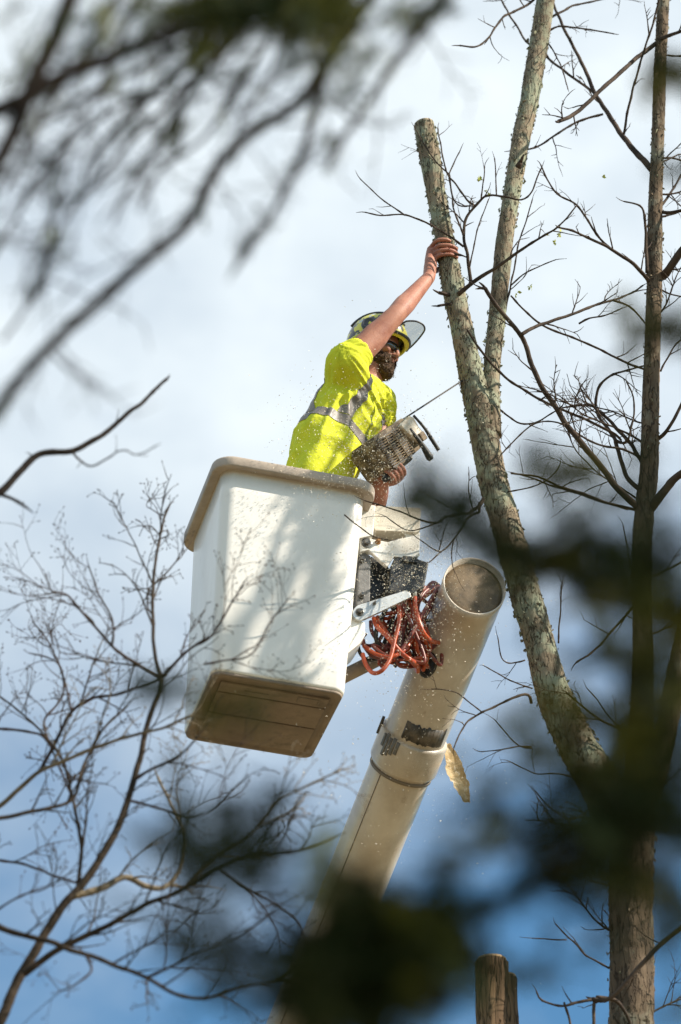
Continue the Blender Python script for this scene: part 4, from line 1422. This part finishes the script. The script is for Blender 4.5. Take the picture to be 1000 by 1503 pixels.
# rear handle that the left hand holds
mb = MB()
capsule(mb, [(h0, .017), (h0.lerp(h1, .5), .015), (h1, .017)], 12)
mb.build('rear_handle', M['saw_black'], saw)
mb = MB()
tube(mb, [(h1, .014), (h1.lerp(sp_(-.06, .12, .06), .6), .016), (sp_(-.06, .12, .06), .018)], 10)
tube(mb, [(h0, .014), (sp_(-.2, .14, .06), .016)], 10)
mb.build('handle_mount', M['saw_black'], saw)
# bar and chain, seen edge-on
bl = (sawT - sawA).length
barn = [(-.04, .035), (bl - .03, .030), (bl - .008, .02), (bl, .0)]
outl = [sp_(l, 0, .05 + w) for l, w in barn] + [sp_(l, 0, .05 - w) for l, w in reversed(barn[:-1])]
mb = MB(); prism(mb, [p - SN * .0024 for p in outl], SN * .0048)
link('guide_bar', fix_normals(mb.mesh('guide_bar', M['bar'], False)), saw)
mb = MB()
chl = outl + [outl[0]]
for i in range(len(outl)):
    a, b_ = outl[i], outl[(i + 1) % len(outl)]
    k = max(1, int((b_ - a).length / .012))
    for j in range(k):
        c = a.lerp(b_, (j + .5) / k)
        d = (b_ - a).normalized() * .0048
        o_ = SN.cross(d).normalized()
        prism(mb, [c - d - SN * .0036 - o_ * .005, c + d - SN * .0036 - o_ * .005, c + d - SN * .0036 + o_ * .006, c - d - SN * .0036 + o_ * .003], SN * .0072)
tag(link('saw_chain', mb.mesh('saw_chain', M['bar'], False), saw), kind='stuff')

# ------------------------------------------------------------------ flying sawdust
mb = MB()
def chip(p, s):
    a, b_, c = rand_unit() * s, rand_unit() * s * .6, rand_unit() * s * .35
    mb.add([p - a, p + b_, p + a * .8 - b_ * .4, p + c], [(0, 1, 2), (0, 3, 1), (1, 3, 2), (2, 3, 0)])
sx0 = at(640, 600, 11.9)
for _ in range(8500):
    k = rnd.random()
    if k < .07:       # round the saw
        x, y = rnd.gauss(585, 32), rnd.gauss(655, 34); Y = rnd.uniform(11.6, 11.95)
    elif k < .38:     # drifting over the man and the rim
        x, y = rnd.gauss(520, 52), rnd.gauss(650, 55); Y = rnd.uniform(11.5, 11.75)
    elif k < .80:     # falling past the bracket and the hoses
        x, y = rnd.gauss(600, 40), rnd.gauss(835, 75); Y = rnd.uniform(11.3, 11.9)
    else:
        x, y = rnd.gauss(610, 85), rnd.gauss(930, 230); Y = rnd.uniform(11.2, 12.4)
    if y < 440: continue
    chip(at(x, y, Y), rnd.choice((.0018, .0024, .003, .0036, .0044, .0054)))
sawdust = mb.build('sawdust', M['chip'], smooth=False)
tag(sawdust, 'pale wood chips flying from the saw and falling past the bucket', 'sawdust', kind='stuff')

# ------------------------------------------------------------------ bare budding shrub, lower left, a little out of focus
SY = 9.7
def c7(*p): return [(x / 2, 750 + y / 2) for x, y in p]
pb_ = at(-20, 1560, SY)
shrub = thing('budding_tree', (pb_.x - .5, SY, 0), 'slender bare tree with fine budding twigs in front of the bucket, lower left', 'tree')
S, SB_ = M['shrub_bark'], M['bud_twig']
SH = [
    (c7((-70, 1640), (0, 1500), (50, 1385), (110, 1280), (180, 1165), (230, 1110), (290, 1030), (340, 940), (370, 870), (395, 790), (420, 690), (440, 600), (465, 540), (475, 490)), 8.5, 3.2, SY, SY, .35),
    (c7((475, 490), (458, 440), (450, 340), (450, 220), (462, 120), (478, 40), (500, -20)), 2.8, 1.0, SY, SY + .2, 1.0),
    (c7((475, 490), (425, 462), (370, 430), (330, 400), (270, 330), (220, 268), (185, 242), (130, 245)), 2.4, .9, SY, SY - .2, 1.0),
    (c7((475, 488), (520, 440), (565, 400), (620, 368), (680, 270), (720, 205)), 2.2, .8, SY, SY - .15, 1.4),
    (c7((600, 450), (660, 440), (740, 418), (800, 320), (842, 262)), 1.3, .7, SY - .1, SY - .2, 1.3),
    (c7((-60, 900), (0, 868), (60, 815), (120, 762), (200, 730), (290, 690), (400, 655), (480, 635), (565, 598)), 3.4, 1.3, SY + .15, SY - .1, .7),
    (c7((-60, 905), (0, 902), (90, 882), (210, 850), (240, 762), (300, 645), (375, 570)), 3.2, 1.2, SY - .1, SY + .1, .8),
    (c7((120, 760), (180, 645), (212, 590), (270, 550), (340, 538), (420, 512), (470, 490)), 2.4, 1.4, SY + .1, SY, .7),
    (c7((-60, 1195), (0, 1222), (60, 1240), (160, 1270), (240, 1298), (330, 1330), (430, 1370), (520, 1420), (600, 1432), (700, 1402), (800, 1382), (862, 1340)), 4.2, 1.3, SY - .3, SY - .4, .9),
    (c7((215, 1130), (300, 1108), (370, 1075), (425, 1100), (480, 1105), (522, 1060), (540, 960), (500, 860), (462, 780)), 5, 1.3, SY, SY + .2, .7),
    (c7((70, 1360), (150, 1300), (240, 1252), (335, 1208), (440, 1150), (540, 1110), (640, 1050), (740, 1010), (860, 1000), (980, 960)), 4.5, 1.4, SY - .05, SY - .35, .9),
    (c7((228, 1112), (240, 1000), (225, 900), (212, 830), (190, 750), (158, 690), (85, 612), (0, 545)), 2.6, 1.0, SY, SY + .25, 1.0),
    (c7((160, 700), (130, 620), (190, 520), (150, 400), (100, 330)), 1.6, .8, SY + .2, SY + .3, 1.4),
    (c7((540, 1110), (620, 1030), (690, 980), (750, 930), (800, 872), (850, 832), (1000, 762)), 3.4, 1.0, SY - .2, SY - .3, 1.0),
    (c7((430, 1370), (500, 1340), (600, 1290), (700, 1250), (785, 1188)), 2.0, .9, SY - .35, SY - .4, 1.2),
    (c7((250, 1300), (270, 1350), (220, 1390), (180, 1410)), 1.8, .8, SY - .35, SY - .4, 1.4),
    (c7((-60, 1010), (0, 1025), (80, 1040), (160, 1070), (220, 1090)), 1.8, 1.2, SY + .2, SY, .8),
    (c7((-60, 630), (0, 640), (90, 650), (140, 680), (210, 830)), 2.0, 1.0, SY + .2, SY + .1, .9),
    (c7((-20, 1180), (60, 1130), (130, 1110), (210, 1060)), 1.4, .8, SY - .2, SY - .3, 1.2),
    (c7((330, 1330), (420, 1280), (500, 1230), (545, 1250)), 1.4, .8, SY - .3, SY - .35, 1.4),
    (c7((380, 850), (460, 870), (560, 900), (640, 860), (700, 800)), 1.8, .8, SY, SY - .1, 1.1),
    (c7((640, 1050), (720, 1110), (800, 1150), (880, 1210), (900, 1300)), 2.0, .9, SY - .2, SY - .3, .9),
    (c7((395, 790), (440, 760), (520, 720), (600, 640), (640, 560)), 2.2, .8, SY, SY - .1, .9),
    (c7((210, 590), (190, 500), (160, 440), (90, 420)), 1.4, .8, SY + .1, SY + .15, 1.3),
    (c7((330, 400), (330, 320), (290, 240), (262, 160)), 1.5, .8, SY - .1, SY - .1, 1.3),
]
for i, (px, r0_, r1_, Y0, Y1, tw) in enumerate(SH):
    nm = 'branch'
    material = M['dead_twig'] if i in (9, 13, 5) else (SB_ if r0_ < 2.5 else S)
    if i == 0:
        o = branch(px, r0_, r1_, Y0, Y1, shrub, S, twigs=tw * 1.2, tl=(.10, .30), level=2, name='trunk', bud=.006, sides=10)
        mb = MB()
        p0, r0__ = at(*px[0], Y0), 9 * mpp(at(*px[0], Y0))
        tube(mb, spline([(Vector((pb_.x - .5, SY, -.1)), r0__ * 1.9), (Vector((pb_.x - .42, SY, 1.4)), r0__ * 1.5), (p0.lerp(Vector((pb_.x - .42, SY, 1.4)), .4), r0__ * 1.2), (p0, r0__)], .1), 12)
        mb.build('trunk_foot', S, o)
    else:
        branch(px, r0_ * 1.25, r1_ * 1.35, Y0, Y1, shrub, material, twigs=tw * 1.35, tl=(.07, .32), level=2, bud=.0065, tr=1.7)

# single bare twig at mid height on the left edge
ty = 8.7
tw_root = at(-160, 760, ty)
twig = thing('leafless_branch', tw_root, 'single dark leafless twig reaching in from the left edge at mid height', 'branch')
branch([(-160, 800), (-60, 755), (0, 722), (30, 692), (60, 666), (105, 662), (140, 645), (165, 628), (190, 605), (208, 592), (225, 575), (245, 556)], 7.0, 2.2, ty, ty + .2, twig, M['conifer_bark'], twigs=.25, tl=(.03, .08), name='stem')
branch([(105, 662), (118, 676), (135, 684), (165, 668), (182, 660), (200, 668), (230, 655)], 1.8, .9, ty + .1, ty - .5, twig, M['shrub_bark'], twigs=.3, tl=(.03, .06), name='side_twig')
branch([(-20, 722), (10, 728), (40, 746)], 3.5, 2, ty, ty, twig, M['conifer_bark'], twigs=0, name='side_twig')

# ------------------------------------------------------------------ evergreens close to the camera, far out of focus
def spray_mesh(name, length, width, material, needle=.012, seed=0, density=1.0, droop=.25):
    r_ = random.Random(seed)
    mb = MB()
    def ndl(p, d, side, l):
        w = .0012
        t = side.cross(d).normalized() * .0 + d * w
        mb.add([p - d * w, p + d * w, p + side * l + d * (w * .6 + l * .25), p + side * l + d * (l * .25 - w * .6)], [(0, 1, 2, 3)])
    def shoot(p, d, l, lev):
        n = max(3, int(l / .0038 * density))
        q = p.copy()
        nrm = Vector((0, 0, 1))
        pts = [(q.copy(), .0016 + .0012 * lev)]
        for i in range(n):
            d = (d + Vector((r_.uniform(-.06, .06), r_.uniform(-.06, .06), r_.uniform(-.06, .06) - droop * .03))).normalized()
            q = q + d * (l / n)
            s = d.cross(nrm).normalized()
            for sg in (-1, 1):
                sd_ = (s * sg + Vector((0, 0, r_.uniform(-.35, .35)))).normalized()
                ndl(q, d, sd_, needle * r_.uniform(.7, 1.1) * (1 - .4 * i / n))
            if r_.random() < .4:
                ndl(q, d, (Vector((0, 0, 1)) + s * r_.uniform(-.6, .6)).normalized(), needle * .6)
            pts.append((q.copy(), (.0016 + .0012 * lev) * (1 - .6 * i / n)))
            if lev > 0 and i % 5 == 1:
                for sg in (-1, 1):
                    if r_.random() < .75:
                        f = (1 - i / n)
                        shoot(q, (d * .75 + s * sg * .8).normalized(), width * (.35 + .65 * f) * r_.uniform(.5, 1), lev - 1)
        tube(mb, pts, 4, cap=False)
    shoot(Vector((0, 0, 0)), Vector((1, 0, 0)), length, 1)
    return mb.mesh(name, material, False)
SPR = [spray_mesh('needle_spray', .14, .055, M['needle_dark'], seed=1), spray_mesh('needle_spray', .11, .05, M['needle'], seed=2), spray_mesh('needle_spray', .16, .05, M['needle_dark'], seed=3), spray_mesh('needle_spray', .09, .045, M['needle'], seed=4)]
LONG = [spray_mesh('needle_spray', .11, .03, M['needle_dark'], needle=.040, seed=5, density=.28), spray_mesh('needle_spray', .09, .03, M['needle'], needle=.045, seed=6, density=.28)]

def put(mesh, p, d, parent, scale=1.0, roll=None):
    o = bpy.data.objects.new('needle_spray', mesh)
    scene.collection.objects.link(o)
    q = d.to_track_quat('X', 'Z') @ Quaternion((1, 0, 0), rnd.uniform(-.8, .8) if roll is None else roll)
    o.parent = parent
    o.matrix_parent_inverse = world_of(parent).inverted()
    o.location = p
    o.rotation_mode = 'QUATERNION'
    o.rotation_quaternion = q
    o.scale = (scale,) * 3
    return o
def bough(px, r0_, r1_, Y0, Y1, parent, material=None):
    n = len(px)
    pts = [(at(x, y, Y0 + (Y1 - Y0) * i / (n - 1)), 0) for i, (x, y) in enumerate(px)]
    pts = [(p, (r0_ + (r1_ - r0_) * i / (n - 1)) * mpp(p)) for i, (p, _) in enumerate(pts)]
    path = spline(pts, .02)
    path = [(p + Vector((noise.noise(p * 9), noise.noise(p * 9 + Vector((4, 4, 4))), noise.noise(p * 9 + Vector((8, 1, 3))))) * .006, r) for p, r in path]
    mb = MB(); tube(mb, path, 7)
    return mb.build('branch', material or M['conifer_bark'], parent), path
def cluster(x, y, rx, ry, Y, n, parent, sprays, dark=True, sc=(.7, 1.15), spread=.10, aim=None):
    for _ in range(n):
        a = rnd.uniform(0, 6.283); k = math.sqrt(rnd.random())
        p = at(x + rx * k * math.cos(a), y + ry * k * math.sin(a), Y + rnd.uniform(-spread, spread))
        d = Vector((rnd.uniform(-1, 1), rnd.uniform(-.6, .6), rnd.uniform(-.5, .3))).normalized() if aim is None else (aim + rand_unit() * .5).normalized()
        s_ = rnd.uniform(*sc)
        put(rnd.choice(sprays), p - d * .06 * s_, d, parent, s_)

# hemlock whose branches hang in from the right
HY = 3.1
hem1 = thing('hemlock_tree', (1.25, HY + .1, 0), 'dark evergreen with blurred needle sprays hanging in from the right edge', 'tree')
mb = MB(); tube(mb, spline([(Vector((1.25, HY + .1, -.1)), .14), (Vector((1.25, HY + .1, 2)), .11), (Vector((1.28, HY + .1, 5)), .08), (Vector((1.3, HY + .1, 9)), .02)], .2), 16, disp=bark_disp(2.2))
mb.build('trunk', M['conifer_bark'], hem1)
B1, _ = bough([(1900, 700), (1300, 770), (1060, 790), (930, 830), (830, 842), (750, 800), (640, 745)], 9, 3, HY + .1, HY, hem1)
cluster(655, 742, 52, 26, HY, 9, B1, SPR[:1] + SPR[2:3], sc=(.55, .9))
cluster(760, 830, 60, 26, HY, 10, B1, SPR, sc=(.55, .9))
cluster(860, 830, 65, 45, HY, 14, B1, SPR, sc=(.6, .9))
cluster(960, 870, 60, 40, HY, 10, B1, SPR)
cluster(850, 715, 55, 45, HY, 7, B1, SPR, sc=(.55, .9))
B2, _ = bough([(1900, 1000), (1300, 1000), (1060, 1010), (930, 1050), (830, 1090), (740, 1150), (690, 1230)], 9, 3, HY + .1, HY - .05, hem1)
cluster(830, 1060, 60, 60, HY, 6, B2, SPR[1:2] + SPR[3:], sc=(.6, .9))
cluster(925, 1040, 60, 90, HY, 11, B2, SPR)
cluster(720, 1240, 40, 50, HY, 3, B2, SPR, sc=(.55, .9))
cluster(890, 950, 50, 40, HY, 4, B2, SPR, sc=(.6, 1))
B3, _ = bough([(1900, 1250), (1300, 1220), (1060, 1200), (960, 1210), (880, 1240), (800, 1270)], 10, 3, HY + .1, HY - .1, hem1)
cluster(895, 1190, 80, 60, HY, 14, B3, SPR[:1] + SPR[2:3])
cluster(850, 1270, 70, 40, HY, 8, B3, SPR[:1] + SPR[2:3])
cluster(980, 1180, 50, 110, HY, 11, B3, SPR)
cluster(970, 1330, 45, 50, HY, 4, B3, SPR)
B4, _ = bough([(1900, 300), (1300, 420), (1100, 470), (1010, 490), (950, 500)], 8, 3, HY + .1, HY, hem1)
cluster(970, 485, 45, 28, HY, 7, B4, SPR, sc=(.55, .9))
cluster(990, 250, 30, 25, HY, 3, B4, SPR, sc=(.55, .9))
B5, _ = bough([(1900, -50), (1300, 40), (1100, 80), (1010, 95), (950, 105)], 8, 3, HY + .1, HY, hem1)
cluster(985, 100, 45, 24, HY, 6, B5, SPR, sc=(.55, .9))
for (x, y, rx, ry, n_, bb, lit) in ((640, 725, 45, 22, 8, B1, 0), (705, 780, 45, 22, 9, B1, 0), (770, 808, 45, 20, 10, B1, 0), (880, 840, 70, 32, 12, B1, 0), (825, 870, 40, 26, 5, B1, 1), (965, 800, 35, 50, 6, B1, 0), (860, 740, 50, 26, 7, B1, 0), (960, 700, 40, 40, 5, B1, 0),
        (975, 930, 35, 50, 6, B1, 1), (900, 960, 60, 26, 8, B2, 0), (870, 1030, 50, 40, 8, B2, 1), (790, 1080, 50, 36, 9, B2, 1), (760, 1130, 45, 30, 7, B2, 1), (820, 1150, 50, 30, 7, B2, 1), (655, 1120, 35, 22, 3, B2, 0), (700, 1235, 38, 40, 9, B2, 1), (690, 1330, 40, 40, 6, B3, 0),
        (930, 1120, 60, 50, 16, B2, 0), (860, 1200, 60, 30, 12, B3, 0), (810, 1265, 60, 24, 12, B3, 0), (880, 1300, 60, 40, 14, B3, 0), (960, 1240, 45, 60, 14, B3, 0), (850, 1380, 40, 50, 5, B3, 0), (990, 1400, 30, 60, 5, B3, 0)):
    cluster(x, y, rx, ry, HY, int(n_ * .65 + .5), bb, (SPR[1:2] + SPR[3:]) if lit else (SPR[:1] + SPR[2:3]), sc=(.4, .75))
# young evergreen rising from below
sap = thing('young_evergreen', (.05, HY, 0), 'dark young evergreen with blurred sprays rising across the boom at the bottom', 'tree')
sap_top = at(520, 1420, HY)
mb = MB(); tube(mb, spline([(Vector((.05, HY, -.1)), .035), (Vector((.05, HY, 1.6)), .026), (at(560, 1620, HY), .012), (sap_top, .005)], .1), 10)
mb.build('trunk', M['conifer_bark'], sap)
B6, _ = bough([(560, 1560), (470, 1440), (400, 1350), (340, 1250), (320, 1180), (345, 1090), (370, 1020)], 7, 2.5, HY, HY + .1, sap)
cluster(350, 1030, 62, 34, HY + .1, 8, B6, SPR[1:2] + SPR[3:], sc=(.5, .85))
cluster(300, 1215, 80, 36, HY, 8, B6, SPR[:1] + SPR[2:3], sc=(.6, 1))
cluster(345, 1260, 75, 45, HY, 11, B6, SPR[:1] + SPR[2:3], sc=(.6, 1))
cluster(240, 1005, 60, 22, HY + .1, 4, B6, SPR[:1] + SPR[2:3], sc=(.4, .6))
cluster(410, 1180, 50, 40, HY, 3, B6, SPR, sc=(.55, .9))
B7, _ = bough([(560, 1600), (520, 1500), (480, 1430), (420, 1400), (330, 1400), (270, 1380)], 7, 2.5, HY, HY, sap)
cluster(500, 1400, 80, 75, HY, 26, B7, SPR[:1] + SPR[2:3])
cluster(510, 1475, 90, 50, HY, 22, B7, SPR[:1] + SPR[2:3])
cluster(330, 1410, 70, 40, HY, 7, B7, SPR[:1] + SPR[2:3], sc=(.6, 1))
B8, _ = bough([(570, 1600), (590, 1500), (610, 1420), (640, 1340), (650, 1280)], 7, 2.5, HY, HY, sap)
cluster(610, 1420, 60, 70, HY, 16, B8, SPR)
cluster(640, 1320, 45, 60, HY, 6, B8, SPR, sc=(.6, 1))
cluster(480, 1290, 60, 40, HY, 6, B8, SPR, sc=(.6, 1))

for (x, y, rx, ry, n_, bb) in ((470, 1330, 70, 50, 8, B7), (600, 1390, 40, 60, 4, B8), (500, 1440, 110, 60, 20, B7), (620, 1460, 60, 45, 10, B8), (420, 1470, 70, 40, 8, B7), (300, 1240, 80, 45, 5, B6), (380, 1220, 60, 50, 5, B6), (260, 1330, 60, 40, 4, B6), (200, 1000, 50, 18, 2, B6)):
    cluster(x, y, rx, ry, HY, max(1, n_ // 2 - 1), bb, SPR, sc=(.4, .75))
for (x, y, rx, ry, n_, bb) in ((880, 1250, 110, 60, 14, B3), (800, 1180, 80, 60, 7, B3), (960, 1000, 45, 110, 9, B2), (975, 760, 30, 80, 6, B1), (980, 520, 30, 50, 4, B4), (700, 1210, 50, 50, 3, B3), (900, 1120, 70, 60, 8, B2), (985, 1420, 30, 80, 6, B3)):
    cluster(x, y, rx, ry, HY, max(1, n_ // 2 - 1), bb, SPR, sc=(.4, .75))

# unseen tree added off frame; boughs placed to dapple bucket, boom and stems
shade = thing('added_evergreen', (6.3, 9.4, 0), 'unseen evergreen added outside the frame to dapple the light on the bucket', 'tree')
mb = MB(); tube(mb, spline([(Vector((6.3, 9.4, -.1)), .26), (Vector((6.3, 9.4, 4)), .2), (Vector((6.3, 9.4, 10)), .12), (Vector((6.3, 9.4, 16)), .03)], .4), 16, disp=bark_disp(9.2))
mb.build('trunk', M['conifer_bark'], shade)
def inside(x, y, poly):
    r = False
    for i in range(len(poly)):
        (x1, y1), (x2, y2) = poly[i], poly[i - 1]
        if (y1 > y) != (y2 > y) and x < (x2 - x1) * (y - y1) / (y2 - y1) + x1:
            r = not r
    return r
def dapple(poly, Y, dist, n, sc):
    xs, ys = [p[0] for p in poly], [p[1] for p in poly]
    c = at(sum(xs) / len(xs), sum(ys) / len(ys), Y) + SUN * dist
    tip = c + (c - Vector((6.3, 9.4, c.z))).normalized() * .15
    root = Vector((6.3, 9.4, c.z - .5))
    mb = MB(); tube(mb, spline([(root, .05), (root.lerp(tip, .5) + Vector((0, 0, .12)), .03), (tip, .008)], .1), 8)
    b = mb.build('branch', M['conifer_bark'], shade)
    k = 0
    while k < n:
        x, y = rnd.uniform(min(xs), max(xs)), rnd.uniform(min(ys), max(ys))
        if not inside(x, y, poly):
            continue
        k += 1
        p = at(x, y, Y) + SUN * (dist + rnd.uniform(-.25, .25))
        d = ((p - root).normalized() + rand_unit() * .6).normalized()
        put(rnd.choice(SPR), p - d * .05 * sc, d, b, sc)
FY = 11.76
dapple([(372, 700), (530, 725), (522, 885), (470, 830), (415, 760)], FY, 3.1, 80, .9)
dapple([(455, 875), (508, 950), (503, 995), (425, 990), (405, 915)], FY, 3.1, 42, .8)
dapple([(350, 775), (360, 768), (402, 850), (396, 885)], FY, 3.1, 10, .5)
dapple([(640, 880), (706, 880), (655, 1020), (590, 1020)], 12.1, 2.6, 44, .85)
dapple([(580, 1030), (630, 1040), (600, 1110), (560, 1090)], 12.4, 2.8, 12, .7)
dapple([(545, 1120), (625, 1120), (540, 1390), (440, 1390)], 12.9, 3.0, 66, 1.0)
dapple([(740, 760), (800, 760), (830, 960), (770, 930)], 12.25, 3.5, 8, .7)
dapple([(800, 1000), (860, 1060), (900, 1180), (840, 1120)], 12.25, 3.5, 8, .8)
dapple([(930, 700), (960, 700), (955, 1050), (930, 1050)], 12.25, 3.6, 14, .9)
dapple([(950, 0), (985, 0), (975, 420), (945, 420)], 12.25, 3.6, 20, .9)
dapple([(560, 770), (640, 800), (640, 900), (560, 940)], 12.0, 3.4, 14, .75)
dapple([(420, 690), (470, 600), (480, 640), (470, 695)], 11.95, 3.0, 8, .8)

# pine overhead, upper left
PY = 4.2
pine = thing('pine_tree', (-1.9, PY + .3, 0), 'overhanging evergreen with blurred drooping branches across the upper left', 'tree')
mb = MB(); tube(mb, spline([(Vector((-1.9, PY + .3, -.1)), .2), (Vector((-1.9, PY + .3, 3)), .16), (Vector((-1.9, PY + .3, 7)), .1), (Vector((-1.9, PY + .3, 11)), .03)], .25), 18, disp=bark_disp(6.2))
mb.build('trunk', M['conifer_bark'], pine)
def c6(*p): return [(x / 2, y / 2) for x, y in p]
PB = [
    (c6((-900, 700), (-300, 430), (0, 318), (90, 280), (200, 220), (330, 168), (450, 112), (580, 70), (700, 30), (1000, 0)), 9, 5, 0),
    (c6((-300, 1000), (-80, 640), (0, 470), (60, 340), (110, 220), (170, 100), (215, -20), (300, -200)), 8, 8, 0),
    (c6((-500, 1600), (-150, 1340), (0, 1190), (80, 1090), (210, 955), (330, 850), (450, 750), (560, 640), (640, 490), (720, 410), (830, 330), (900, 270), (960, 180), (1040, 60), (1150, -120)), 6.5, 6.5, .45),
    (c6((690, 790), (740, 720), (820, 590), (880, 470), (915, 360), (940, 250), (1000, 60), (1040, -100)), 3, 6, .35),
    (c6((520, 440), (540, 300), (580, 190), (620, 100), (660, -40)), 2.5, 4.5, .1),
    (c6((130, 605), (160, 510), (230, 350), (300, 230), (380, 60), (420, -60)), 2, 3.5, .2),
    (c6((960, 500), (1010, 400), (1080, 300), (1160, 180), (1260, 50), (1330, -80)), 3, 6, .25),
    (c6((0, 1000), (100, 860), (200, 640), (300, 520), (420, 380), (560, 240), (680, 120), (780, -40)), 2, 4, .6),
    (c6((250, 560), (260, 480), (330, 400), (430, 300), (560, 180), (640, 60)), 2, 4, .6),
    (c6((-40, 800), (40, 660), (120, 520), (220, 400), (340, 320), (470, 260), (620, 140)), 1.8, 3, .7),
    (c6((90, 900), (140, 760), (150, 640), (190, 560)), 2, 2.5, .7),
    (c6((330, 660), (370, 560), (450, 440), (520, 330), (600, 200), (690, 60), (740, -60)), 2, 3.5, .3),
    (c6((20, 560), (80, 440), (150, 300), (240, 160), (330, 20), (380, -80)), 2.5, 4, .3),
    (c6((410, 620), (470, 500), (600, 400), (720, 230), (800, 90), (840, -60)), 2, 3.5, .5),
    (c6((-40, 500), (60, 400), (180, 330), (300, 260), (420, 200), (560, 110)), 2, 3, .4),
    (c6((700, 340), (760, 280), (820, 160), (850, 40), (880, -80)), 2, 4, .2),
]
pbo = []
for px, a, b_, dy in PB:
    w_ = 1.7 if dy == 0 else 1.35
    o, path = bough(px, a * w_, b_ * w_, PY + dy, PY + dy, pine)
    pbo.append(o)
    o['sp'] = 0
    del o['sp']
    for _ in range(int(2 + len(px) * .35)):
        i = rnd.randrange(len(path) // 8, len(path) - 1)
        put(rnd.choice(LONG), path[i][0], ((path[i][0] - path[i + 1][0]).normalized() + rand_unit() * .35).normalized(), o, rnd.uniform(.5, .9))
    for _ in range(int(4 + len(px) * 1.2)):
        i = rnd.randrange(len(path) // 8, len(path) - 1)
        p = path[i][0]
        d = (path[i][0] - path[i + 1][0]).normalized() if rnd.random() < .5 else rand_unit()
        d = (d + Vector((-.3, 0, -.5)) + rand_unit() * .5).normalized()
        mb = MB()
        grow(mb, p, d, rnd.uniform(.06, .22), .0022, 1)
        mb.build('twig', M['conifer_bark'], o)
for (x, y, rx, ry, n_) in ((270, 60, 60, 40, 5), (400, 20, 110, 28, 22), (330, 15, 60, 25, 10), (250, 10, 60, 25, 8), (480, 30, 60, 35, 14), (470, 60, 60, 50, 10), (130, 40, 60, 40, 5), (330, 90, 50, 30, 4), (600, 20, 60, 30, 4), (30, 70, 30, 60, 3), (500, 110, 40, 50, 5)):
    cluster(x, y, rx, ry, PY, n_ * 2, pbo[0], LONG, sc=(.7, 1.1), aim=Vector((-.5, 0, -.7)))
for (x, y, bi) in ((72, 290, 5), (78, 258, 5), (268, 150, 4), (260, 205, 4), (365, 365, 3), (350, 385, 3), (290, 310, 2), (340, 230, 2), (430, 160, 2), (110, 480, 2), (480, 200, 6), (440, 230, 3)):
    cluster(x, y, 8, 14, PY + PB[bi][3], 2, pbo[bi], SPR[2:3], sc=(.22, .4), spread=.02, aim=Vector((-.5, 0, -.8)))
